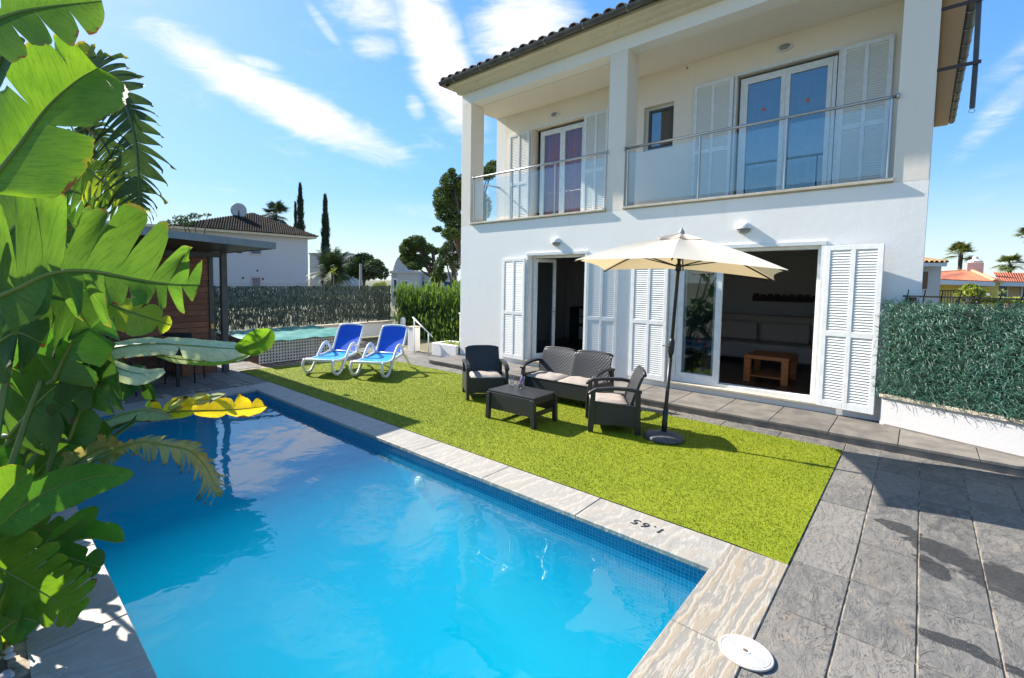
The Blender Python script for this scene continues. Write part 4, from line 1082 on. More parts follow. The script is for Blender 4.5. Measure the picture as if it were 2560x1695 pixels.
# cypress hedge at the end of the garden
def sprays(mb, n, xr, yr, zr, top, up=1.0, size=(.05,.13), wid=(.008,.02)):
    for i in range(n):
        x = R.uniform(*xr); y = R.uniform(*yr); zt = top(x, y); z = R.uniform(zr, zt)
        L = R.uniform(*size); wv = R.uniform(*wid); a = R.uniform(0,2*PI); tl = R.uniform(0,.7)
        d = Vector((math.cos(a)*tl, math.sin(a)*tl, up)).normalized()*L; s_ = Vector((-math.sin(a), math.cos(a), 0))*wv; b = Vector((x,y,z))
        mb.add([b-s_*.4, b+s_*.4, b+d*.6+s_, b+d, b+d*.6-s_], [(0,1,2,3,4)])
hd_ = thing('cypress_hedge', 'bright green feathery cypress hedge beside the white house', 'hedge', (-2.4,2.6,0))
hb = MB()
def htop(x, y): return 1.42 + .13*math.sin(x*5.1) + .09*math.sin(x*11.3+1) + .1*(x+5)/5
sprays(hb, 9000, (-5.0,-.02), (1.95,2.55), -.5, htop, 1.0, (.07,.22), (.012,.03))
sprays(hb, 2500, (-5.0,-.02), (1.9,2.5), 1.0, lambda x,y: htop(x,y)+.12, 1.0, (.10,.26), (.01,.022))
M_THUJA = mat('thuja_green', (.10,.19,.025), .7, (.05,.11,.02), 3, rand=.45, transl=.3, transc=(.20,.32,.03))
hb.build('foliage', M_THUJA, hd_, recalc=False)
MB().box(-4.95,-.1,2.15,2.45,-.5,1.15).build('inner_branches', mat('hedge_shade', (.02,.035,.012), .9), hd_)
gr_ = thing('handrail', 'sloping white metal handrail on two posts by the hedge', 'handrail', (-1.1,-.3,0))
MB().tube([(-1.40,-.25,.90),(-.68,-.25,.47)], .018, 8).build('rail', M_ROPE, gr_, True)
for (x, z) in ((-1.345,.865),(-.82,.55)): MB().tube([(x,-.25,-.01),(x,-.25,z-.004)], .014, 8).build('post', M_ROPE, gr_, True)
pl_ = thing('planter_box', 'low white masonry planter at the left corner of the house', 'planter', (-.4,0,0))
f = MB(); f.box(-.84,-.01,-.12,-.04,0,.31); f.box(-.84,-.76,-.04,.5,0,.31); f.box(-.76,-.01,.42,.5,0,.31); f.build('box', M_WALL, pl_, bevel=.01)
MB().box(-.76,-.01,-.04,.42,.0,.27).build('soil', M_SOIL, pl_)
sd = thing('succulent', 'small yellow green plants growing in the white planter', 'plant', (-.3,.1,.27))
s5 = MB(); 
for i in range(160):
    b = Vector((R.uniform(-.72,-.06),R.uniform(-.02,.35),.27)); a = R.uniform(0,6.28); d = Vector((math.cos(a)*.05,math.sin(a)*.05,R.uniform(.03,.11))); s_ = Vector((-math.sin(a),math.cos(a),0))*.012
    s5.add([b-s_*.4,b+s_*.4,b+d*.6+s_,b+d,b+d*.6-s_],[(0,1,2,3,4)])
s5.build('leaves', mat('yellow_green_leaf', (.25,.32,.06), .6, rand=.4), sd, recalc=False)
wp = thing('white_pier', 'short white rendered pier against the left house corner', 'wall', (-.25,.55,0))
MB().box(-.52,-.004,.52,.72,-.05,1.0).build('pier', M_WALL, wp, bevel=.01); MB().box(-.54,-.003,.50,.74,1.0,1.03).build('cap', M_WALL, wp, bevel=.005)
we = thing('wall_end', 'small white end pillar behind the right hand lounger', 'wall', (-1.6,-.2,0))
p = at(952, 800, 1, -.1); MB().box(p.x-.10,p.x+.10,-.15,.10,0,.62).build('pillar', M_WALL, we, bevel=.01); MB().box(p.x-.115,p.x+.115,-.165,.115,.62,.645).build('cap', M_STONEEDGE, we)
gl_ = thing('garden_lamp', 'small rounded white garden lamp standing before the hedge', 'lamp', (0,0,0))
p = at(932, 748, 1, 1.6); MB().lathe([(.07,-.12),(.085,.0),(.085,.12),(.06,.19),(.01,.2)], c=(p.x,1.6,p.z), n=16).build('globe', M_ROPE, gl_, True); MB().tube([(p.x,1.6,-.05),(p.x,1.6,p.z-.12)], .03, 8).build('post', M_BLACK, gl_, True)

# ------------------------------------------------------------------ right hand wall with artificial hedge
z8 = lambda x, y: ((1600+x/2.4667)/1.0811, (580+y/2.4667)/1.0811)
A0 = at(*z8(1475,1187), 2, .09); A1 = at(*z8(2368,1437), 2, .03)
A0.z = A1.z = 0; wd_ = (A1-A0).normalized(); wn = Vector((wd_.y,-wd_.x,0))
if wn.dot(CP-A0) < 0: wn = -wn
WL = 4.2
Mw = Matrix((wd_, -wn, Vector((0,0,1)))).transposed().to_4x4(); Mw.translation = A0
M_GWALL = stucco('garden_wall_stucco', (.52,.51,.51), .06)
lwall = thing('garden_wall', 'low white wall below the artificial hedge on the right', 'wall', A0)
def zat(px):
    d = ray(*px); tt = (A0-CP).dot(wn)/d.dot(wn); return (CP + d*tt)
zt0 = zat(z8(1480,1000)).z; zt1 = zat(z8(2368,1235)).z; LZ = (A1-A0).length
zh0 = zat(z8(1570,430)).z; zh1 = zat(z8(2368,458)).z
MB().box(0,WL,0,.22,-.02,zt0-.03,Mw).build('wall', M_GWALL, lwall)
MB().box(-.01,WL,-.025,.245,zt0-.03,zt0+.01,Mw).build('coping', M_STONEEDGE, lwall, bevel=.006)
MB().box(.05,WL,-.014,-.001,-.0,.115,Mw).build('skirting', M_STEP, lwall)
ah = thing('artificial_hedge', 'dense blue green artificial hedge panel on the right wall', 'hedge', A0)
M_AH = mat('artificial_leaf', (.010,.060,.034), .45, (.022,.092,.060), 4, rand=.7, spec=.6)
hm = MB(); zl, zh = zt0 + .01, zh0
for i in range(24000):
    x = R.uniform(-.02, WL); z = R.uniform(zl+.01, zh+.01); dpt = R.uniform(-.09,.02)
    a = R.uniform(0, 2*PI); L = R.uniform(.022,.055); wv = R.uniform(.0022,.005); cl = R.uniform(-1.2,1.2)
    d1 = Vector((math.cos(a), -.35, math.sin(a))).normalized()*L; d2 = Vector((math.cos(a+cl), -.1, math.sin(a+cl))).normalized()*L
    b = Vector((x, dpt, z)); s_ = Vector((-math.sin(a), 0, math.cos(a)))*wv; s2 = Vector((-math.sin(a+cl), 0, math.cos(a+cl)))*wv*.8
    vs = [b-s_, b+s_, b+d1+s2, b+d1-s2, b+d1+d2]
    hm.add([Mw @ v for v in vs], [(0,1,2,3),(3,2,4)])
for i in range(60):
    z = R.uniform(zl, zl+.1); hm.add([Mw @ Vector(v) for v in ((-.02,-.02,z),(-.02,-.02,z+.01),(-.02-R.uniform(.04,.13),-.05,z+R.uniform(0,.1)))], [(0,1,2)])
hm.build('leaf_panel', M_AH, ah, recalc=False)
MB().box(.02,WL,.03,.06,zl,zh-.03,Mw).build('backing', mat('hedge_backing', (.01,.035,.025), .9), ah)
fe = thing('iron_fence', 'black iron fence with curved bars above the artificial hedge', 'fence', A0)
MB().box(.1,WL,.10,.115,zh+.06,zh+.08,Mw).build('rail', M_BLACK, fe)
for k in range(24):
    x = .14 + k*.155
    MB().tube([Mw @ Vector(q) for q in ((x,.107,zl),(x,.107,zh+.03),(x+.012,.085,zh+.07),(x+.035,.05,zh+.11),(x+.04,.04,zh+.15))], .006, 5).build('bar', M_BLACK, fe)
wbx = thing('wooden_board', 'short brown board end sticking up behind the hedge corner', 'board', A0)
p0 = zat(z8(1630,405)); MB().box((p0-A0).dot(wd_)-.05,(p0-A0).dot(wd_)+.045,.12,.16,zh-.2,zh+.055,Mw).build('board', mat('brown_board', (.10,.05,.035), .7), wbx)

# ------------------------------------------------------------------ banana and strelitzia plants on the near left
def leaf_mat(name, c, c2, edge, transl=.4, transc=None, edge_w=.06, rough=.5, burn=.0):
    m, nt, out = newmat(name)
    uv = N(nt, 'ShaderNodeUVMap').outputs[0]
    sp = N(nt, 'ShaderNodeSeparateXYZ', {0: uv})
    ab = math_n(nt, 'ABSOLUTE', sp.outputs[1])
    ln = math_n(nt, 'SUBTRACT', sp.outputs[0], math_n(nt, 'MULTIPLY', ab, .10))
    vv = N(nt, 'ShaderNodeCombineXYZ', {0: math_n(nt, 'MULTIPLY', ln, 48.0), 1: math_n(nt, 'MULTIPLY', sp.outputs[1], 2.0), 2: 0.0}).outputs[0]
    st = noise(nt, vv, 1.3, 4, .8)
    tc = N(nt, 'ShaderNodeTexCoord').outputs['Object']
    pn = noise(nt, tc, 5, 4)
    col = mixc(nt, smooth(nt, pn, .35, .68), c, c2)
    col = mixc(nt, math_n(nt, 'MULTIPLY', smooth(nt, st, .48, .66), .55), col, (c[0]*.5, c[1]*.55, c[2]*.5))
    col = mixc(nt, math_n(nt, 'MULTIPLY', smooth(nt, st, .55, .3), .25), col, (c2[0]*1.3, c2[1]*1.25, c2[2]*1.2))
    en = math_n(nt, 'ADD', ab, math_n(nt, 'MULTIPLY', math_n(nt, 'SUBTRACT', noise(nt, tc, 22, 4), .5), .22))
    col = mixc(nt, smooth(nt, en, 1-edge_w, 1.0), col, edge)
    if burn:
        col = mixc(nt, smooth(nt, math_n(nt, 'ADD', en, math_n(nt, 'MULTIPLY', math_n(nt, 'SUBTRACT', noise(nt, tc, 9, 5), .5), 1.6)), 1.12-burn, 1.2-burn), col, (.10,.045,.015))
    bmp_ = bump(nt, st, .7, .004)
    b = N(nt, 'ShaderNodeBsdfPrincipled', {'Base Color': col, 'Roughness': rough, 'Specular IOR Level': .3, 'Normal': bmp_})
    tcol = N(nt, 'ShaderNodeMix', data_type='RGBA', blend_type='MULTIPLY'); tcol.inputs[0].default_value = 1; nt.links.new(col, tcol.inputs[6]); tcol.inputs[7].default_value = rgba(transc or (2.0,1.9,1.0))
    tr = N(nt, 'ShaderNodeBsdfTranslucent', {'Color': tcol.outputs[2]})
    mx = N(nt, 'ShaderNodeMixShader', {0: transl, 1: b.outputs[0], 2: tr.outputs[0]})
    nt.links.new(mx.outputs[0], out.inputs[0]); return m
LM = {
 'bright': leaf_mat('bright_banana_leaf', (.085,.19,.016), (.125,.235,.02), (.24,.22,.03), .5, burn=.02),
 'mid': leaf_mat('green_banana_leaf', (.058,.132,.02), (.085,.17,.026), (.15,.12,.035), .48, burn=.03),
 'dark': leaf_mat('dark_banana_leaf', (.036,.098,.018), (.055,.13,.022), (.09,.07,.02), .32, burn=.02),
 'glossy': leaf_mat('glossy_green_leaf', (.06,.19,.02), (.085,.235,.03), (.10,.12,.02), .35, rough=.3),
 'frond': leaf_mat('torn_dark_leaf', (.028,.055,.018), (.045,.08,.018), (.20,.16,.03), .35, edge_w=.15),
 'lime': leaf_mat('lime_yellow_leaf', (.21,.29,.02), (.28,.32,.03), (.32,.24,.07), .45, burn=.05),
 'yellow': leaf_mat('yellow_dying_leaf', (.82,.60,.02), (.84,.66,.04), (.22,.09,.02), .4, (1.2,1.1,.9), .10, burn=.16),
 'pale': leaf_mat('pale_leaf_underside', (.52,.57,.42), (.66,.68,.54), (.16,.09,.03), .3, (1.3,1.4,.8), .06, burn=.02),
 'beige': leaf_mat('greenish_beige_leaf', (.30,.33,.12), (.40,.40,.20), (.20,.10,.03), .35, (1.4,1.4,.8), .12, burn=.12),
 'dry': leaf_mat('dry_olive_leaf', (.30,.26,.075), (.40,.35,.15), (.16,.09,.03), .35, (1.4,1.3,.8), .15, burn=.1),
}
M_RIB = mat('leaf_midrib', (.17,.25,.05), .45, (.24,.28,.06), 6, transl=.2)
M_RIBD = mat('dark_midrib', (.08,.12,.04), .5)
M_STEM = mat('green_petiole', (.09,.16,.035), .45, (.15,.19,.06), 5)
def leaf(parent, ctrl, wl, wr, m, fold=.25, tears=(5,5), grav=(.0,.0), skew=.35, seed=0, gap=.10, nrm=None, wav=.03, tip=.28, base=.10, rib=.012, ribm=None, sharp=1.0, cut=.85):
    """blade along ctrl (base to tip). wl/wr: half widths left and right of the rib, grav: how far each side hangs"""
    rr = random.Random(seed); NP = 64
    C = spline(ctrl, NP); L = sum((C[i+1]-C[i]).length for i in range(NP))
    mb = MB()
    def frame(t):
        f = t*NP; i = min(int(f), NP-1); u = f-i; c = C[i].lerp(C[i+1], u)
        T = (C[min(i+2,NP)] - C[max(i-1,0)]).normalized()
        n0 = nrm if nrm is not None else ((CP - c).normalized()*.8 + Vector((0,0,.5)))
        n_ = (n0 - T*n0.dot(T)).normalized(); s_ = n_.cross(T)
        return c, T, n_, s_
    def wp(t): return max(.02, min(1, (t/base)**.55 if t < base else 1) * min(1, ((1-t)/tip)**(.55*sharp) if t > 1-tip else 1))
    for sd, w, nt_, gv in ((1, wl, tears[0], grav[0]), (-1, wr, tears[1], grav[1])):
        if w <= 0: continue
        br = sorted([0] + [min(.97, max(.05, (k+1)/(nt_+1) + rr.uniform(-.35,.35)/(nt_+1))) for k in range(nt_)] + [1.0])
        for a, b in zip(br[:-1], br[1:]):
            m_ = max(2, int((b-a)*46)); ns = 7; tw = rr.uniform(-1,1)*wav; dg_ = rr.uniform(.85,1.12); dr = rr.uniform(.6,1.5)
            dep = rr.uniform(cut*.7, cut)
            vs = []; uvs = []
            for i in range(m_+1):
                e = i/m_; t = a + (b-a)*e
                c, T, n_, s_ = frame(t); W = w*wp(t)*(dg_ if nt_ > 3 else 1)*(1 - .05*rr.random()**3)
                for j in range(ns+1):
                    q = j/ns
                    pull = 0
                    if nt_:
                        qq = max(0, (q-(1-dep))/dep)
                        pull = (.5-e)*2*gap*qq**1.3*(b-a)*L*min(1.0, 1.0)
                        if (a == 0 and e < .5) or (b == 1.0 and e > .5): pull *= .3
                    rnd = 1 - .10*(abs(e*2-1)**3)*(q > .9)*(nt_ > 0)
                    x = W*q*rnd
                    p = c + s_*(sd*x*math.cos(fold)) + n_*(x*math.sin(fold) + tw*q*q*(1+.6*math.sin(e*PI))) + T*(skew*x + pull)
                    p = p + Vector((0,0,-gv*dr*W*q**1.7))
                    p = p - s_*(sd*W*gv*.45*dr*q**2.2)
                    vs.append(p); uvs.append((t, sd*q))
            k = ns+1
            mb.add(vs, [(i*k+j, (i+1)*k+j, (i+1)*k+j+1, i*k+j+1) if sd < 0 else (i*k+j+1, (i+1)*k+j+1, (i+1)*k+j, i*k+j) for i in range(m_) for j in range(ns)], uvs)
    o = mb.build('leaf', m, parent, True, recalc=False)
    r0 = rib; MB().tube(C, [r0*(1-.85*i/NP) for i in range(NP+1)], 7).build('midrib', ribm or M_RIB, o, True)
    return o
def px(*pts): return [atd(u, v, t) for (u, v, t) in pts]
def stem(parent, a, b, r=.014, sag=.15, m=None):
    a, b = Vector(a), Vector(b); mid = a.lerp(b, .55) + Vector((0,0,sag))
    pts = spline([a, mid, b], 14); MB().tube(pts, [r*1.5 - r*.6*i/14 for i in range(15)], 7).build('stem', m or M_STEM, parent, True)

GP = {'A': (4.95,-8.42,0), 'B': (2.3,-8.35,0), 'C': (3.75,-8.30,0), 'D': (4.75,-8.15,0), 'E': (1.2,-8.25,0)}
plA = thing('banana_plant', 'tall banana plant with large backlit bright green leaves at the left edge', 'banana plant', GP['A'])
plB = thing('banana_plant', 'tall dark banana plant with finely torn drooping leaves against the sky', 'banana plant', GP['B'])
plC = thing('banana_plant', 'banana plant with yellow, pale and dried leaves hanging over the pool', 'banana plant', GP['C'])
plD = thing('banana_plant', 'low banana plant with glossy small leaves over the grey poolside stone', 'banana plant', GP['D'])
plE = thing('banana_plant', 'banana plant with dense green leaves hiding the cabana table', 'banana plant', GP['E'])
CAM_N = (-FW + Vector((0,0,.25))).normalized()
# A: top left leaf, the big backlit leaf, the broad arched leaf
leaf(plA, px((-60,70,1.5),(30,32,1.52),(110,16,1.55),(236,2,1.6)), .10, .20, LM['mid'], .15, (2,3), (0,.1), .25, 1, .14, CAM_N, .02, .35, .05, .007)
leaf(plA, px((-40,445,1.75),(40,345,1.78),(110,250,1.8),(175,190,1.82),(226,158,1.85)), .22, .34, LM['bright'], .22, (2,1), (0,.05), .28, 2, .08, CAM_N, .04, .30, .05, .011, None, .9)
leaf(plA, px((-90,300,1.5),(-30,220,1.52),(5,130,1.55),(15,85,1.56)), .08, .09, LM['dark'], .2, (1,1), (0,0), .3, 3, .1, CAM_N, .02)
leaf(plA, px((-45,705,1.95),(40,668,1.95),(120,632,1.95),(205,626,1.97),(311,645,2.0),(395,657,2.02),(462,659,2.06)), .35, .17, LM['mid'], .18, (9,11), (.0,.6), .35, 4, .26, CAM_N, .07, .75, .08, .012, None, .9, .97)
leaf(plA, px((-60,610,2.15),(0,560,2.15),(60,500,2.2),(120,455,2.25)), .24, .24, LM['mid'], .2, (2,3), (0,.1), .3, 5, .12, CAM_N, .04)
leaf(plA, px((-70,720,2.3),(10,690,2.3),(90,680,2.3),(165,700,2.3),(210,760,2.3)), .18, .20, LM['dark'], .2, (2,5), (0,.4), .3, 6, .15, CAM_N, .04)
leaf(plA, px((-60,860,2.1),(-10,800,2.1),(40,770,2.1),(90,790,2.1)), .17, .17, LM['dark'], .2, (2,3), (0,.2), .3, 31, .12, CAM_N, .04)
# B: torn hanging leaves against the sky
leaf(plB, px((120,300,3.3),(165,190,3.25),(215,160,3.2),(262,190,3.15),(298,265,3.12),(316,350,3.1),(322,440,3.1),(324,492,3.1)), .23, .30, LM['frond'], .1, (26,34), (.25,.2), .45, 7, .72, CAM_N, .05, .25, .15, .016, M_RIBD, 1, .97)
leaf(plB, px((150,330,3.4),(200,300,3.4),(240,330,3.4),(268,400,3.4),(280,470,3.4)), .22, .26, LM['frond'], .15, (22,24), (.5,.4), .4, 8, .7, CAM_N, .05, .25, .12, .013, M_RIBD, 1, .97)
leaf(plB, px((165,360,3.2),(205,395,3.2),(250,430,3.2),(292,468,3.2),(318,500,3.2)), .20, .16, LM['lime'], .15, (14,14), (.2,.3), .5, 9, .5, CAM_N, .04, .3, .12, .012, None, 1, .95)  # separate leaf whose lime colour stands for the torn leaf's sunlit half
leaf(plB, px((100,260,3.5),(140,180,3.5),(150,110,3.5),(152,90,3.5)), .05, .05, LM['dark'], .3, (1,1), (0,0), .3, 10, .1, CAM_N, .02)
leaf(plB, px((130,250,3.5),(170,170,3.5),(205,135,3.5),(240,128,3.5)), .08, .10, LM['frond'], .2, (3,4), (0,.3), .3, 11, .2, CAM_N, .04)
leaf(plB, px((90,470,3.5),(140,440,3.5),(190,450,3.5),(225,500,3.5)), .18, .18, LM['mid'], .2, (4,6), (.1,.4), .3, 12, .2, CAM_N, .04)
# E: dense mid leaves in front of the cabana
leaf(plE, px((190,700,3.0),(225,690,3.0),(285,715,2.98),(345,735,2.95),(396,752,2.95)), .11, .13, LM['lime'], .2, (4,4), (.1,.25), .4, 13, .16, CAM_N, .03, .35)
leaf(plE, px((130,760,3.1),(180,700,3.1),(225,690,3.1),(270,725,3.1)), .12, .15, LM['bright'], .2, (2,3), (.1,.3), .3, 14, .12, CAM_N, .04)
leaf(plE, px((125,880,2.4),(158,810,2.4),(190,755,2.42),(238,715,2.45)), .26, .26, LM['glossy'], .22, (3,2), (0,.15), .35, 15, .10, CAM_N, .03, .4)
leaf(plE, px((40,950,2.5),(75,880,2.5),(95,820,2.5),(95,760,2.5)), .24, .22, LM['glossy'], .2, (3,3), (.1,.1), .3, 16, .10, CAM_N, .03)
leaf(plE, px((20,1010,2.45),(90,930,2.45),(160,870,2.45),(245,812,2.45)), .20, .24, LM['mid'], .22, (3,4), (0,.2), .3, 17, .12, CAM_N, .03)
leaf(plE, px((160,1020,2.4),(195,930,2.4),(235,880,2.4),(275,862,2.42)), .19, .20, LM['dark'], .2, (3,3), (.1,.2), .3, 18, .12, CAM_N, .03)
leaf(plE, px((30,800,2.9),(80,740,2.9),(140,720,2.9),(200,745,2.9)), .22, .24, LM['dark'], .2, (3,5), (.1,.3), .3, 19, .14, CAM_N, .04)
leaf(plE, px((230,830,2.9),(260,860,2.9),(300,880,2.9),(322,900,2.9)), .12, .12, LM['dark'], .2, (2,3), (.1,.3), .3, 20, .14, CAM_N, .04)
leaf(plE, px((300,890,2.9),(330,880,2.9),(352,915,2.9),(352,960,2.9)), .06, .06, LM['dark'], .2, (2,2), (.1,.1), .3, 21, .2, CAM_N, .03)
# C: yellow, pale and dried leaves reaching over the water
UPN = (CAM_N*.55 + Vector((0,0,1))).normalized()
leaf(plC, px((190,828,2.5),(260,806,2.5),(350,795,2.52),(450,800,2.55),(540,806,2.57),(592,800,2.58)), .05, .055, LM['pale'], -.25, (0,1), (0,.35), .25, 22, .05, UPN, .02, .25, .12, .008)
leaf(plC, px((545,808,2.56),(585,795,2.57),(612,780,2.57),(627,762,2.57)), .055, .075, LM['bright'], .25, (0,0), (0,0), .2, 23, 0, CAM_N, .02, .4, .3, .005)
leaf(plC, px((225,825,2.48),(275,852,2.46),(330,865,2.46),(380,856,2.46)), .03, .05, LM['pale'], .1, (0,0), (0,.3), .3, 24, 0, UPN, .02, .4, .2, .005)
leaf(plC, px((350,818,2.52),(430,832,2.54),(520,836,2.55),(600,812,2.56)), .035, .055, LM['lime'], .1, (0,0), (0,.25), .2, 25, 0, UPN, .02, .4, .25, .004)
leaf(plC, px((300,968,2.75),(380,955,2.72),(450,950,2.7),(530,948,2.68),(615,940,2.66)), .085, .035, LM['yellow'], .05, (7,3), (.0,.5), .35, 26, .30, CAM_N, .05, .22, .15, .007, None, .8, .6)
leaf(plC, px((395,950,2.71),(440,930,2.71),(480,918,2.71),(520,912,2.72)), .035, .04, LM['beige'], .3, (2,1), (0,.2), .3, 27, .2, CAM_N, .04, .5, .3, .004)
leaf(plC, px((232,978,2.7),(290,957,2.7),(340,950,2.68),(398,962,2.66)), .06, .085, LM['beige'], .2, (0,1), (0,.3), .2, 28, .06, UPN, .03, .35, .2, .006)
leaf(plC, px((243,1052,2.45),(287,1033,2.45),(331,1022,2.45),(385,1030,2.46),(437,1042,2.47),(472,1074,2.48),(492,1110,2.48),(508,1140,2.48)), .085, .085, LM['dry'], .25, (22,22), (.25,.5), .5, 29, .40, CAM_N, .06, .2, .42, .008, M_RIB, 1, .97)
leaf(plC, px((130,1100,2.5),(190,1060,2.5),(240,1035,2.5),(290,1045,2.5)), .09, .10, LM['dry'], .2, (6,7), (.2,.4), .4, 30, .2, CAM_N, .04)
leaf(plC, px((60,1120,2.6),(120,1060,2.6),(190,1010,2.6),(262,1000,2.6)), .13, .14, LM['mid'], .2, (2,3), (.1,.2), .3, 32, .14, CAM_N, .03)
# D: low glossy leaves over the stone
leaf(plD, px((-20,1225,2.3),(55,1170,2.32),(118,1133,2.34),(210,1104,2.36),(309,1094,2.38)), .085, .115, LM['glossy'], .15, (0,0), (0,.1), .25, 33, 0, CAM_N, .015, .4, .12, .007)
leaf(plD, px((-60,1215,2.0),(-10,1170,2.0),(35,1120,2.02),(72,1092,2.04)), .10, .10, LM['bright'], .3, (0,0), (0,0), .25, 34, 0, CAM_N, .02, .4, .12, .006)
leaf(plD, px((112,1256,2.6),(160,1225,2.6),(198,1195,2.6),(226,1172,2.6)), .05, .075, LM['glossy'], .2, (0,0), (0,.1), .2, 35, 0, CAM_N, .02, .4, .15, .005)
leaf(plD, px((120,1255,2.6),(170,1246,2.6),(210,1240,2.6),(286,1252,2.6)), .085, .02, LM['glossy'], .2, (0,0), (0,.1), .1, 36, 0, CAM_N, .02, .1, .6, .005)
leaf(plD, px((-60,1290,2.3),(0,1314,2.32),(68,1352,2.34),(125,1386,2.36),(184,1420,2.38)), .24, .16, LM['bright'], .2, (9,10), (.0,.15), .3, 37, .10, CAM_N, .03, .45, .1, .008, None, .7)
leaf(plD, px((100,1270,2.5),(160,1290,2.5),(205,1303,2.5),(232,1312,2.5)), .08, .075, LM['mid'], .2, (1,2), (.0,.15), .3, 38, .08, CAM_N, .03, .4)
leaf(plD, px((-60,1420,2.4),(-20,1400,2.4),(30,1385,2.4),(60,1350,2.4)), .10, .10, LM['lime'], .2, (2,2), (.1,.2), .3, 39, .1, CAM_N, .03)
leaf(plD, px((-40,1512,2.75),(80,1505,2.75),(160,1502,2.75),(237,1499,2.75)), .018, .018, LM['bright'], .9, (0,0), (0,0), .1, 40, 0, CAM_N, 0, .5, .2, .006)
leaf(plD, px((-40,1520,2.7),(40,1528,2.7),(100,1532,2.7),(150,1539,2.7)), .022, .022, LM['bright'], .9, (0,0), (0,0), .1, 41, 0, CAM_N, 0, .4, .2, .006)
leaf(plD, px((-40,1490,2.6),(30,1465,2.6),(80,1440,2.6),(118,1422,2.6)), .020, .020, LM['mid'], .9, (0,0), (0,0), .1, 42, 0, CAM_N, 0, .4, .2, .006)
leaf(plD, px((-50,1180,2.6),(0,1080,2.6),(30,1010,2.6),(70,960,2.6)), .14, .14, LM['mid'], .2, (2,3), (.1,.2), .3, 43, .12, CAM_N, .03)
# leaf stalks down to the bed
for pl, k, pts in ((plA,'A',((-40,445,1.75),(-45,705,1.95),(-60,610,2.15),(-70,720,2.3))), (plB,'B',((120,300,3.3),(150,330,3.4),(165,360,3.2),(130,250,3.5))),
                   (plC,'C',((190,828,2.5),(320,962,2.75),(243,1052,2.45),(130,1100,2.5))), (plD,'D',((-20,1225,2.3),(112,1256,2.6),(-60,1290,2.3))), (plE,'E',((190,700,3.0),(125,880,2.4),(20,1010,2.45),(160,1020,2.4),(30,800,2.9)))):
    for q in pts: stem(pl, Vector(GP[k]) + Vector((R.uniform(-.1,.1),R.uniform(-.06,.06),0)), atd(*q), .015)
for pl, a, b in ((plE,(10,1150,2.5),(300,790,2.55)),(plE,(-10,1190,2.35),(95,880,2.35)),(plE,(90,1190,2.5),(160,905,2.5)),(plC,(40,1190,2.6),(330,962,2.72)),(plC,(60,1180,2.5),(245,1050,2.45)),(plA,(-30,1130,2.2),(58,650,2.2)),(plE,(20,1215,2.7),(130,980,2.7))):
    stem(pl, atd(*a), atd(*b), .012, .02)
fill = [('dark',(-20,1050,3.0),(30,960,3.0),(80,900,3.0)),('mid',(60,1090,3.0),(110,1010,3.0),(180,960,3.0)),('dark',(110,1120,2.9),(160,1060,2.9),(200,960,2.9)),('dark',(10,900,3.3),(60,830,3.3),(150,800,3.3)),
        ('mid',(-20,780,3.4),(40,720,3.4),(120,700,3.4)),('dark',(160,920,3.3),(220,850,3.3),(290,850,3.3)),('dark',(40,1150,2.8),(90,1080,2.8),(160,1090,2.8)),('mid',(-10,480,3.6),(60,455,3.6),(130,480,3.6)),('dark',(-20,560,3.6),(60,580,3.6),(160,640,3.6)),('dark',(120,560,3.6),(180,530,3.6),(240,560,3.6)),('mid',(190,640,3.4),(150,560,3.4),(140,500,3.4))]
for i, (mm, a, b, c) in enumerate(fill):
    leaf(plE if a[2] < 3.35 else plB, px(a, ((a[0]+b[0])/2,(a[1]+b[1])/2-8,a[2]), b, c), R.uniform(.13,.2), R.uniform(.13,.2), LM[mm], .2, (2,3), (.1,.3), .3, 60+i, .13, CAM_N, .04)
# leaves added along the bed, partly out of view, to shade the coping
for i in range(11):
    bx_ = R.uniform(.3,4.3); by_ = R.uniform(-8.75,-8.25); h_ = R.uniform(.6,1.3); dx_ = R.uniform(-.5,.6); dy_ = R.uniform(-.1,.42)
    b0 = Vector((bx_,by_,h_*.45)); t0 = Vector((bx_+dx_,by_+dy_,h_*.8)); 
    pl = plE if bx_ < 2.2 else plC
    L_ = Vector((dx_*.9+R.uniform(-.2,.2), abs(dy_)*.9, R.uniform(.0,.45)))
    leaf(pl, (b0, b0.lerp(t0,.6)+Vector((0,0,.08)), t0, t0+L_*.6+Vector((0,0,.06)), t0+L_-Vector((0,0,.1))), R.uniform(.13,.2), R.uniform(.13,.2), LM[R.choice(('mid','dark','glossy'))], .2, (3,4), (.1,.25), .3, 200+i, .12, Vector((.5,.3,.8)), .04)
    stem(pl, Vector((bx_+R.uniform(-.1,.1),by_-.05,0)), b0, .013, .02)
for i in range(22):  # low leaves added in the sun's path to shade the near coping
    c_ = Vector((R.uniform(1.3,3.1), R.uniform(-8.1,-7.8), R.uniform(.35,1.2))); d_ = Vector((R.uniform(-.35,.35), R.uniform(-.05,.18), R.uniform(-.1,.3)))
    leaf(plE if c_.x < 2.2 else plC, (c_-d_-Vector((0,.1,.15)), c_-d_*.4, c_+d_*.4+Vector((0,0,.04)), c_+d_+Vector((0,.05,-.05))), R.uniform(.15,.22), R.uniform(.15,.22), LM[R.choice(('mid','dark','dark'))], .2, (3,4), (.1,.25), .3, 300+i, .12, Vector((.8,.1,.5)), .04)
    stem(plE if c_.x < 2.2 else plC, Vector((c_.x+.1, -8.2, 0)), c_-d_-Vector((0,.1,.15)), .012, .02)
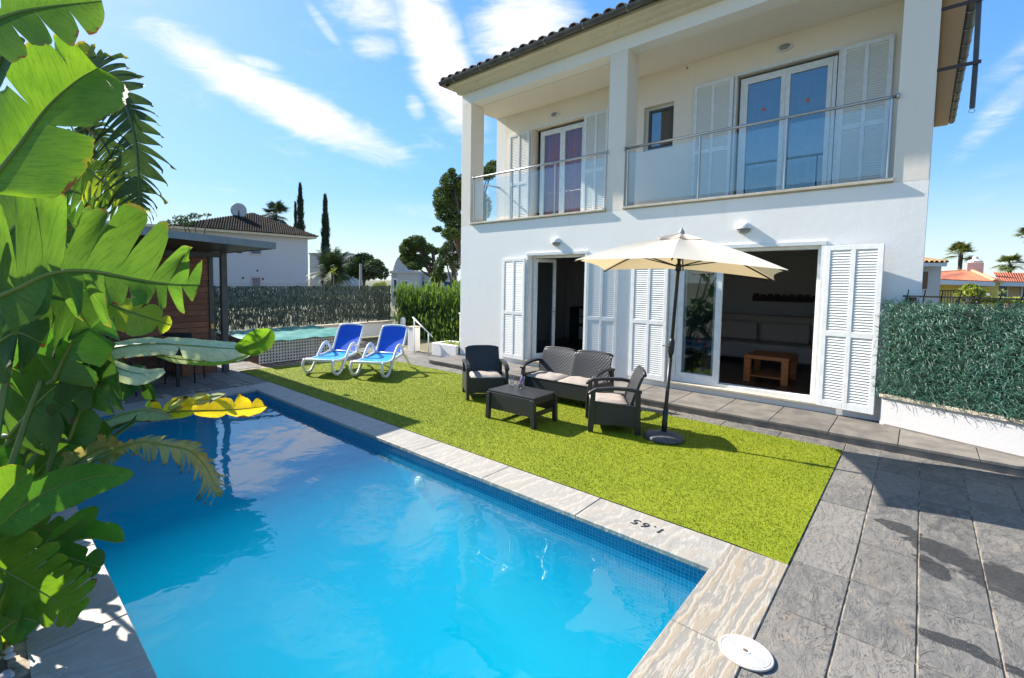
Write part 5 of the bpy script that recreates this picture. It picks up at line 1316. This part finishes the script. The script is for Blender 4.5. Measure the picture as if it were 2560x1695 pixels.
for k_, (mm, wl_, wr_, tr_c, pts_) in enumerate([
    ('mid', .12,.12,(6,6), ((-40,1240,2.75),(30,1215,2.75),(90,1215,2.75),(150,1245,2.75))),
    ('mid', .13,.13,(4,5), ((-50,1440,2.6),(20,1400,2.62),(90,1395,2.64),(150,1430,2.66))),
    ('glossy', .10,.10,(2,2), ((-40,1500,2.3),(10,1455,2.3),(50,1430,2.3),(95,1440,2.3))),
    ('lime', .05,.05,(1,1), ((-30,1560,2.4),(20,1490,2.4),(40,1440,2.4),(45,1400,2.4))),
    ('bright', .10,.10,(3,3), ((-30,1330,2.9),(40,1270,2.9),(90,1255,2.9),(120,1280,2.9))),
    ('beige', .05,.05,(2,3), ((-30,1375,2.4),(10,1350,2.4),(40,1345,2.4),(70,1370,2.4)))]):
    leaf(plD, px(*pts_), wl_, wr_, LM[mm], .2, tr_c, (.05,.15), .3, 260+k_, .14, CAM_N, .03, .4)
# planting bed and pebbles
bd = MB(); bd.quad((-.5,-14,-.012),(6.6,-14,-.012),(6.6,-7.96,-.012),(-.5,-7.96,-.012)); struct(bd.build('planting_bed', M_SOIL, recalc=False))
def pebble(seed):
    import bmesh
    rr = random.Random(seed); bm = bmesh.new(); bmesh.ops.create_icosphere(bm, subdivisions=3, radius=1)
    k1, k2, k3 = rr.uniform(.8,1.2), rr.uniform(.6,.9), rr.uniform(.45,.65)
    for v in bm.verts:
        n_ = 1 + .10*math.sin(v.co.x*2.3+seed) + .08*math.sin(v.co.y*3.1+v.co.z*2)
        v.co = Vector((v.co.x*k1*n_, v.co.y*k2*n_, v.co.z*k3))
    me = bpy.data.meshes.new('pebble'); bm.to_mesh(me); bm.free(); me.polygons.foreach_set('use_smooth', [True]*len(me.polygons)); me.materials.append([M_PEB, M_PEB2][seed % 2]); return me
M_PEB2 = mat('grey_pebble', (.36,.35,.36), .5, (.28,.28,.30), 30)
protos = [pebble(i) for i in range(5)]
n_p = 0
for i in range(900):
    x = R.uniform(3.2, 5.9); yy = -7.965 - abs(R.gauss(0, .055)) - .02
    if n_p >= 130: break
    r_ = R.uniform(.014,.030)
    o = bpy.data.objects.new('pebble', protos[i % 5]); COL.objects.link(o); o.location = (x, yy, -.012 + r_*.5 + (R.uniform(0,.03) if yy > -8.03 else .01)); o.scale = (r_,r_,r_); o.rotation_euler = (R.uniform(-.3,.3),R.uniform(-.3,.3),R.uniform(0,6.28))
    tag(o, 'smooth pale pebble in the bed along the near pool edge', 'pebble', 'pale pebbles edging the planting bed'); n_p += 1

# ------------------------------------------------------------------ trees and houses beyond
def leafcloud(mb, blobs, n, size, flat=.0, asp=.45):
    tot = sum(b[1].x*b[1].y*b[1].z for b in blobs)**1.0
    wts = [(b[1].x*b[1].y*b[1].z)**.67 for b in blobs]; S_ = sum(wts)
    for (c, r), w_ in zip(blobs, wts):
        for i in range(int(n*w_/S_)):
            d = Vector((R.gauss(0,1),R.gauss(0,1),R.gauss(0,1))).normalized(); rad = R.uniform(.35,1.06)**.6
            p = c + Vector((d.x*r.x, d.y*r.y, d.z*r.z))*rad
            a = Vector((R.gauss(0,1),R.gauss(0,1),R.gauss(0,1)*(1-flat))).normalized()*size*R.uniform(.6,1.4); b = a.orthogonal().normalized()*size*asp; b.rotate(Matrix.Rotation(R.uniform(0,6.28),3,a.normalized()))
            mb.add([p-a*.5, p+b*.5, p+a*.5, p-b*.5], [(0,1,2,3)])
M_PINE = mat('pine_needles', (.045,.085,.016), .8, (.08,.125,.022), .6, rand=.6, transl=.2, transc=(.10,.14,.02))
M_CYP = mat('cypress_green', (.012,.026,.012), .85, (.02,.038,.015), .6, rand=.4)
M_TREE = mat('tree_leaves', (.05,.085,.02), .8, (.08,.12,.03), .5, rand=.5, transl=.2)
M_PALM = mat('palm_green', (.03,.06,.02), .6, (.06,.085,.02), .5, rand=.5, transl=.2)
M_PALMY = mat('sunny_palm_green', (.09,.12,.02), .6, (.16,.17,.03), .4, rand=.5, transl=.3)
M_SHRUBY = mat('yellow_green_shrub', (.25,.30,.035), .7, (.33,.36,.05), .5, rand=.5, transl=.3)
M_BARK = mat('bark', (.10,.075,.055), .9, (.06,.045,.035), 3, .4, 8)
def pine(label, base, hgt, trunk_r, blobs, n, size, m=None, name='pine_tree', group=None):
    t = thing(name, label, 'tree', base, 0, group)
    b0 = Vector(base); tr = MB(); top = b0 + Vector((0,0,hgt*.8))
    tr.tube([b0, b0.lerp(top,.5)+Vector((trunk_r,0,0)), top], [trunk_r*1.2, trunk_r*.9, trunk_r*.4], 8)
    bl = [(Vector(c), Vector(r)) for c, r in blobs]
    for c, r in bl:
        s_ = b0.lerp(top, R.uniform(.45,.8)); tr.tube([s_, s_.lerp(c,.5)-Vector((0,0,.1*r.z)), c], [trunk_r*.45, trunk_r*.3, trunk_r*.1], 6)
    tr.build('trunk', M_BARK, t, True)
    cr_ = MB(); leafcloud(cr_, bl, n, size); cr_.build('crown', m or M_PINE, t, recalc=False); return t
def blobs_px(lst, t):
    out = []
    for (u, v, rx, ry) in lst:
        k = t/1101.5; out.append((atd(u, v, t*R.uniform(.97,1.03)), (rx*k, rx*k*.8, ry*k)))
    return out
def gz(u, t):
    p = atd(u, 648, t); p.z = -.05; return p
def rnd_blobs(u0, u1, v0, v1, n, r0, r1):
    return [(R.uniform(u0,u1), R.uniform(v0,v1), R.uniform(r0,r1), R.uniform(r0,r1)*.75) for _ in range(n)]
B1 = [(1040,420,26,22),(1060,455,36,30),(1022,450,24,20),(1032,490,30,24),(1060,520,34,24),(1020,470,22,16),(1045,540,28,14),(1085,430,34,34),(1100,480,40,40),(1085,540,30,25),(1128,400,20,18),(1140,385,18,14),(1045,395,10,7),(1012,530,14,7)]
pine('tall dark pine tree rising beside the left corner of the house', gz(1075,22), 6.5, .22, blobs_px(B1, 22), 24000, .12)
B2 = [(945,575,26,18),(962,560,26,16),(985,575,22,14),(950,600,26,16),(975,600,24,14),(935,595,14,10),(960,615,24,10),(1005,580,14,9),(940,560,10,8)]
pine('rounded pine tree with a bare forked trunk above the cypress hedge', gz(1000,30), 5.0, .2, blobs_px(B2, 30), 11000, .14)
B3 = [(1040,570,20,14),(1030,600,22,16),(1052,610,16,20),(1045,545,18,12),(1025,580,14,10),(1055,585,14,16)]
pine('olive green pine bough tree between the rounded pine and the house', gz(1050,24), 3.2, .12, blobs_px(B3, 24), 4500, .11, M_TREE)
def broad(label, u, t, lst, n, size, m=None):
    return pine(label, gz(u, t), max(1.5, 1.84 + (648-lst[0][1])/1101.5*t), .15, blobs_px(lst, t), n, size, m or M_TREE, 'broadleaf_tree')
broad('wide dark green tree behind the utility pole', 840, 45, [(840,600,28,16),(815,615,22,20),(865,615,26,16),(845,630,40,18),(885,632,16,14),(800,632,18,16)], 4200, .34)
broad('small bushy tree in front of the far white villa', 1015, 26, [(1015,618,14,18),(1008,640,16,14),(1022,640,14,14)], 1400, .16, M_PINE)
broad('yellow green shrub rising above the screen fence', 877, 18, [(872,662,12,9),(884,660,12,10),(890,668,9,8),(866,668,8,8)], 1500, .07, M_SHRUBY)
broad('bare branched tree behind the cabana roof', 460, 28, [(420,505,22,7),(450,500,20,7),(480,497,12,4),(395,512,14,5),(380,520,16,8),(430,515,30,6)], 700, .16)
broad('light leafed tree behind the far left banana leaves', 120, 12, [(100,470,20,18),(130,490,22,18),(80,500,20,18),(140,520,24,20),(110,455,12,9)], 1600, .08)
def cypress(label, u, t, vtop, wpx, n):
    k = t/1101.5; p = atd(u, vtop, t); H_ = p.z + .05; base = Vector((p.x,p.y,-.05))
    tt = thing('cypress_tree', label, 'tree', base)
    MB().tube([base, base+Vector((0,0,H_*.5))], [.12,.05], 7).build('trunk', M_BARK, tt, True)
    mb = MB(); Wd = wpx*k/2
    for i in range(n):
        f = R.random()**.8; z = H_*(.1 + .9*f) if f < 1 else H_
        w_ = Wd*(1 - ((z/H_)-.1)/.9)**.55 * (1 + .25*math.sin(z*3.1) * math.sin(z*1.3)) ; a = R.uniform(0,6.28); rr = w_*R.uniform(.5,1.05)
        b = base + Vector((math.cos(a)*rr, math.sin(a)*rr, z)); L = R.uniform(.2,.5); s_ = Vector((-math.sin(a),math.cos(a),0))*R.uniform(.04,.09)
        d = Vector((math.cos(a)*.35, math.sin(a)*.35, 1)).normalized()*L
        mb.add([b-s_, b+s_, b+d], [(0,1,2)])
    mb.build('crown', M_CYP, tt, recalc=False); return tt
cypress('tall dark cypress tree directly beside the fan palm', 694, 55, 428, 30, 3200)
cypress('thin low cypress tip between the palm and the tall cypress', 683, 56, 470, 13, 1200)
cypress('slender solitary cypress tree right of the tiled roof', 752, 48, 455, 29, 3200)
def palm(label, u, v, t, rpx, m, n=34, trunk=True, fan=True, group=None, seed=0, droop=1.0):
    """v: height of the crown's heart"""
    rr = random.Random(seed); k = t/1101.5; c = atd(u, v, t); base = Vector((c.x,c.y,-.05)); Rr = rpx*k
    tt = thing('palm_tree', label, 'palm', base, 0, group)
    MB().tube([base, base.lerp(c,.5), c], [Rr*.12,Rr*.09,Rr*.11], 8).build('trunk', M_BARK, tt, True)
    mb = MB()
    for i in range(n):
        az_ = rr.uniform(0,6.28); e0 = rr.uniform(-.55,1.45); L = Rr*rr.uniform(.8,1.1)
        pts = []; p = c.copy(); e = e0; st_ = L/7
        for q in range(8):
            pts.append(p.copy()); p = p + Vector((math.cos(az_)*math.cos(e), math.sin(az_)*math.cos(e), math.sin(e)))*st_; e -= (.05 if q < 3 else .16)*droop
        sd_ = Vector((-math.sin(az_), math.cos(az_), 0)); wv = L*.02
        mb.add([pts[0]-sd_*wv, pts[0]+sd_*wv, pts[4]+sd_*wv*.6, pts[4]-sd_*wv*.6], [(0,1,2,3)])
        if fan:
            h = pts[3]; fwd = (pts[4]-pts[3]).normalized(); upv = sd_.cross(fwd)
            for s_ in range(-9, 10):
                a = s_*.17; d = (fwd*math.cos(a) + sd_*math.sin(a)); L2 = L*.62*(1-.3*abs(s_)/9)*rr.uniform(.9,1.05)
                mid = h + d*L2*.55; tip_ = h + d*L2 + Vector((0,0,-L2*(.12+.2*rr.random())*droop)); cr2 = d.cross(upv)*L2*.045
                mb.add([h, mid+cr2, tip_, mid-cr2], [(0,1,2,3)])
        else:
            for q in range(1, 8):
                for g_ in (0,.5):
                    pa = pts[q-1].lerp(pts[q], g_); tg = (pts[q]-pts[q-1]).normalized()
                    for s_ in (-1, 1):
                        L2 = L*.34*(1-abs(q/7-.4)*.7); d = (tg*.6 + sd_*s_*.8 + Vector((0,0,-.3))).normalized()*L2; w2 = tg*L2*.13
                        mb.add([pa-w2, pa+w2, pa+d], [(0,1,2)])
    mb.build('crown', m, tt, recalc=False); return tt
palm('grey green fan palm standing behind the tiled roof', 637, 500, 50, 42, M_PALM, 40, seed=1)
palm('low dark feather palm in front of the slender cypress', 768, 628, 26, 62, M_PALM, 64, fan=False, seed=2)
palm('fan palm above the left end of the red roof', 2222, 588, 42, 36, M_PALMY, 36, seed=3, group=None)
palm('fan palm above the right part of the red roof', 2336, 612, 42, 34, M_PALMY, 32, seed=4)
palm('tall fan palm cut off by the right edge', 2384, 548, 36, 36, M_PALMY, 32, seed=5)
palm('pale palm stump with yellow leaves behind the screen fence', 772, 628, 20, 13, M_SHRUBY, 14, fan=False, seed=6)
# tiled house behind the cabana
nh = thing('neighbour_house', 'white neighbour house with brown hipped tile roof behind the cabana', 'house', (-34,10,0))
HX = -32.0
pr_ = at(712, 600, 0, HX); yR = pr_.y; yL = at(330, 600, 0, HX).y; zE = at(712, 552, 0, HX).z
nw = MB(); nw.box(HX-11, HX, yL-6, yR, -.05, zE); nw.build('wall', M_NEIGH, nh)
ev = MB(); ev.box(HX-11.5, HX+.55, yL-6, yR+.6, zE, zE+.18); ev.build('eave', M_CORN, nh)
apx = at(585, 492, 0, HX-5.4); zA = apx.z
rf2 = MB(); e0, e1 = HX+.7, HX-11.7; yA = yR+.75; yB = at(392, 525, 0, HX+.7).y; zR0 = zE+.19
A_ = Vector((HX-5.5, apx.y, zA)); c00, c01, c10, c11 = Vector((e0,yB,zR0)), Vector((e0,yA,zR0)), Vector((e1,yA,zR0)), Vector((e1,yB,zR0))
rf2.add([c00,c01,A_],[(0,1,2)]); rf2.add([c01,c10,A_],[(0,1,2)]); rf2.add([c10,c11,A_],[(0,1,2)]); rf2.add([c11,c00,A_],[(0,1,2)])
def pan_rows(mb, a, b, apex, n, r):
    for i in range(n):
        f = (i+.5)/n; p = a.lerp(b, f)
        h = 1 - abs(f-.5)*2; top = p + (apex - a.lerp(b,.5))*h
        seg = max(2, int(h*16))
        for s_ in range(seg):
            q0 = p.lerp(top, s_/seg); q1 = p.lerp(top, (s_+1)/seg); d = (b-a).normalized()*r
            up_ = Vector((0,0,r*.9))
            mb.add([q0-d, q0+up_, q0+d, q1-d*.8, q1+up_*.7, q1+d*.8], [(0,1,4,3),(1,2,5,4),(0,2,1)])
pan_rows(rf2, c00, c01, A_, 60, .12); pan_rows(rf2, c01, c10, A_, 40, .12)
r2 = rf2.build('roof', M_TILE_GREY, nh, recalc=False)
chn = MB(); q = at(478, 506, 0, HX-3); 
wnm = mat('dark_window', (.02,.06,.12), .15)
for (u, v, hw, hh) in ((591,577,11,10),(592,653,9,11)):
    a = at(u-hw, v-hh, 0, HX+.0); b = at(u+hw, v+hh, 0, HX)
    f = MB(); f.box(HX+.0, HX+.04, a.y-.12, b.y+.12, b.z-.15, a.z+.12); wo2 = f.build('window', mat('pink_surround', (.55,.42,.38), .8), nh)
    MB().box(HX+.041, HX+.05, a.y, b.y, b.z, a.z).build('pane', wnm, wo2)
for (u, v) in ((562,643),(608,645),(595,626)):
    a = at(u, v, 0, HX); MB().lathe([(.09,0),(.09,.02),(.04,.03)], n=10, M=Matrix.Translation((HX+.0,a.y,a.z)) @ Matrix.Rotation(PI/2,4,'Y')).build('vent', M_BLACK, nh)
ds = thing('satellite_dish', 'round pale satellite dish on the neighbour roof ridge', 'satellite dish', apx)
dc = atd(552, 487, 42); k = 42/1101.5
nrm_ = (CP-dc).normalized(); Md = nrm_.to_track_quat('Z','Y').to_matrix().to_4x4(); Md.translation = dc
MB().lathe([(.05,-.15),(17.5*k*.6,-.10),(17.5*k,.02),(17.2*k,.05),(17.5*k*.6,-.05),(.05,-.10)], n=26, M=Md).build('reflector', mat('dish_grey', (.42,.44,.48), .5), ds, True)
MB().tube([dc+nrm_*-.1, dc+Vector((0,0,-.9))], .06, 6).build('mast', M_DGREY, ds)
MB().tube([dc+Vector((0,0,-.55)), dc+nrm_*.55+Vector((0,0,-.2))], .03, 5).build('feed_arm', M_DGREY, ds)
def block(name, label, u0, u1, v0, v1, t, mat_, depth=8, wins=(), arch=False):
    a = atd(u0, v0, t); b = atd(u1, v1, t); d = Vector((b.x-a.x, b.y-a.y, 0)); L = d.length; d.normalize(); n_ = Vector((-d.y, d.x, 0))
    if n_.dot(FW) < 0: n_ = -n_
    M = Matrix((d, n_, Vector((0,0,1)))).transposed().to_4x4(); M.translation = Vector((a.x,a.y,0))
    h_ = thing(name, label, 'house', (a.x,a.y,0))
    f = MB(); f.box(0,L,0,depth,-.05,a.z,M); f.build('wall', mat_, h_)
    f = MB(); f.box(-.1,L+.1,-.1,depth+.1,a.z+.002,a.z+.18,M); f.build('parapet', mat_, h_)
    for (p0, p1, z0, z1) in wins:
        f = MB(); f.box(L*p0,L*p1,-.04,-.002,a.z*z0,a.z*z1,M); w_ = f.build('window', wnm, h_)
        f = MB(); frame_rect(f, L*p0-.08, L*p1+.08, a.z*z0-.08, a.z*z1+.08, -.06, -.003, .08, None, M); f.build('frame', M_PAINT, w_)
    return h_, M, L, a.z
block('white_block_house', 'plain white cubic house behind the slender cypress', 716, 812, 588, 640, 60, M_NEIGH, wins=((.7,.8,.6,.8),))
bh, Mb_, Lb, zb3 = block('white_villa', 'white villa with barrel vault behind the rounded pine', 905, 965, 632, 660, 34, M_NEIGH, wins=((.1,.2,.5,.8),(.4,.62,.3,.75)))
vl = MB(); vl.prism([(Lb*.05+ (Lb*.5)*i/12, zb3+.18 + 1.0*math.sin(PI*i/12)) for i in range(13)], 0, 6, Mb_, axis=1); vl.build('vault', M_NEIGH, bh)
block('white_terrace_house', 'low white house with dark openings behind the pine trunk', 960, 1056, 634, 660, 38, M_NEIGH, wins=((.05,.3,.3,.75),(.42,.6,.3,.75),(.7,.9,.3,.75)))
up_ = thing('utility_pole', 'thin concrete utility pole carrying wires above the screen fence', 'pole', gz(834,30))
p = atd(834, 610, 30); MB().tube([Vector((p.x,p.y,-.05)), p], [.11,.08], 8).build('pole', mat('pale_concrete', (.40,.37,.34), .8), up_)
for dv in (4, 10): 
    a = atd(834, 610+dv, 30); b = atd(1010, 640+dv, 40); MB().tube([a, a.lerp(b,.5)-Vector((0,0,.25)), b], .018, 4).build('wire', M_BLACK, up_)
# right hand neighbours
yh, My, Ly, zy = block('yellow_house', 'yellow bungalow with red tiled roof and chimney', 2160, 2306, 654, 700, 32, mat('yellow_render', (.72,.52,.10), .8, (.66,.46,.09), 2), 9, wins=())
tr_ = lambda u, v, t=32: atd(u, v, t)
def rf_face(mb, pts): mb.add(pts, [tuple(range(len(pts)))])
M_FASC = mat('white_fascia', (.66,.66,.68), .7)
rr3 = MB()
E0, E1, E2 = tr_(2150,646,31), tr_(2302,652,31), tr_(2420,654,33); K0, K1, K2 = tr_(2146,632,36), tr_(2242,626,36), tr_(2420,633,38)
def ribbed(mb, a, b, c, d, n):
    """roof face a-b eave, d-c ridge, with tile rows as low ridges"""
    mb.quad(a, b, c, d)
    for i in range(n):
        f = (i+.5)/n; p = a.lerp(b, f); q = d.lerp(c, f); s_ = (b-a).normalized()*.10; u_ = Vector((0,0,.07))
        mb.add([p-s_, p+u_, p+s_, q-s_*.6, q+u_, q+s_*.6], [(0,1,4,3),(1,2,5,4),(0,2,1)])
ribbed(rr3, E0, E1, K1, K0, 34); 
K1b = tr_(2244,626,36)
ribbed(rr3, E1, E1 + (E2-E1)*.02, K1b, K1, 1)
Vv = tr_(2330,650,33)
rr3.add([E1, Vv, K1], [(0,1,2)]); 
back = Vector((0,0,-.3))
rr3.add([K0, K1, K1+FW*7-Vector((0,0,1.2)), K0+FW*7-Vector((0,0,1.2))], [(3,2,1,0)])
yr = rr3.build('roof', M_TILE_RED, yh, recalc=False)
rdg = MB(); rdg.tube([E1+Vector((0,0,.05)), K1+Vector((0,0,.06))], .14, 7); rdg.tube([K0, K1], .12, 7); rdg.build('ridge_tiles', mat('pale_ridge', (.55,.27,.14), .8), yr)
f = MB(); za = E0.z
dz = Vector((0,0,-.28)); f.add([E0,E1,E1+dz,E0+dz],[(0,1,2,3)]); f.add([E0+dz,E1+dz,E1+dz+FW*1.0,E0+dz+FW*1.0],[(3,2,1,0)]); f.build('fascia', M_FASC, yh, recalc=False)
chm = MB(); cc = tr_(2254,618,35.5); chm.box(cc.x-.42,cc.x+.42,cc.y-.42,cc.y+.42,cc.z-.9,cc.z+.35); co2 = chm.build('chimney', mat('pink_chimney', (.48,.30,.26), .85), yr, bevel=.03)
chm = MB(); chm.lathe([(.38,0),(.40,.10),(.16,.25),(.14,.42),(.02,.45)], c=(cc.x,cc.y,cc.z+.36), n=14); chm.build('cowl', M_FASC, co2)
y2, My2, Ly2, zy2 = block('ochre_house', 'ochre house wing with red tiles at the right edge', 2306, 2440, 656, 700, 33.5, mat('ochre_render', (.58,.40,.20), .8, (.52,.35,.17), 2), 9, wins=((.02,.16,.35,.92),(.42,.6,.35,.92)))
r4 = MB(); G0, G1 = tr_(2312,652,32.6), tr_(2450,655,32.6); H0, H1 = tr_(2296,630,37), tr_(2450,634,37); ribbed(r4, G0, G1, H1, H0, 26); r4.build('roof', M_TILE_RED, y2, recalc=False)
f = MB(); f.add([G0,G1,G1+dz,G0+dz],[(0,1,2,3)]); f.build('fascia', M_FASC, y2, recalc=False)
wn_, Mn_, Ln_, zn_ = block('white_house_corner', 'narrow white house part with clay tile edge right of the main house', 2060, 2171, 612, 700, 17, M_NEIGH, 6)
r5 = MB(); a = atd(2060,606,16.6); b = atd(2190,607,16.6)
for i in range(12):
    p = a.lerp(b, i/11); pts_ = [p + Vector((0,0,-.0)) + RT*(.075*math.cos(th)) + Vector((0,0,.07*math.sin(th))) for th in [PI*j/6 for j in range(7)]]
    back_ = [q + FW*2.2 + Vector((0,0,.55)) for q in pts_]; r5.add(pts_+back_, [(j,j+1,7+j+1,7+j) for j in range(6)])
r5.quad(a-Vector((0,0,.01)), b-Vector((0,0,.01)), b+FW*2.2+Vector((0,0,.5)), a+FW*2.2+Vector((0,0,.5)))
r5.build('roof', mat('sunny_clay_tile', (.45,.27,.11), .8, (.30,.16,.07), 4, rand=.3), wn_, recalc=False)
f = MB(); f.add([a-Vector((0,0,.02)), b-Vector((0,0,.02)), b-Vector((0,0,.14)), a-Vector((0,0,.14))], [(0,1,2,3)]); f.build('eave', M_FASC, wn_, recalc=False)
q0, q1 = atd(2128,628,16.9), atd(2144,668,16.9); f = MB(); d_ = (q1-q0); s_ = Vector((d_.x,d_.y,0)); f.add([q0, q0+s_, q0+s_+Vector((0,0,d_.z)), q0+Vector((0,0,d_.z))], [(0,1,2,3)]); f.build('shutter', mat('brown_shutter', (.16,.07,.03), .6), wn_, recalc=False)
broad('feathery yellow green shrub in front of the yellow house', 2245, 20, [(2235,672,16,10),(2255,676,18,12),(2225,684,16,10),(2262,688,18,10),(2285,692,16,8),(2245,662,14,6)], 1500, .13, M_SHRUBY)
broad('low yellow green bush under the ochre house windows', 2330, 20, [(2310,694,18,7),(2340,694,18,7),(2365,694,18,7)], 1200, .12, M_SHRUBY)
yp = palm('small yellow young palm by the ochre house wall', 2318, 676, 24, 12, M_SHRUBY, 12, fan=False, seed=8)
ga = thing('metal_gate', 'black barred metal gate panel before the yellow house', 'gate', gz(2180,22))
f = MB(); p0, p1 = atd(2160,672,22), atd(2212,672,22); p2 = atd(2160,705,22)
for i in range(9): q = p0.lerp(p1, i/8); f.tube([q, q+Vector((0,0,p2.z-p0.z))], .02, 5)
f.tube([p0,p1], .025, 5); f.build('bars', M_BLACK, ga); MB().tube([p1+RT*.05+Vector((0,0,.06)), p1+RT*.05+Vector((0,0,p2.z-p0.z))], .07, 6).build('post', M_BLACK, ga)
gc = thing('garden_sofa', 'white garden bench seat on the yellow house terrace', 'bench', gz(2290,26))
p0 = atd(2272,684,26); dd = Vector((RT.x,RT.y,0)).normalized()
Mg = Matrix((dd, Vector((-dd.y,dd.x,0)), Vector((0,0,1)))).transposed().to_4x4(); Mg.translation = p0
MB().box(0,1.0,0,.5,-.35,-.12,Mg).build('seat', M_ROPE, gc, bevel=.04); MB().box(0,1.0,.5,.62,-.35,.12,Mg).build('backrest', M_ROPE, gc, bevel=.04)
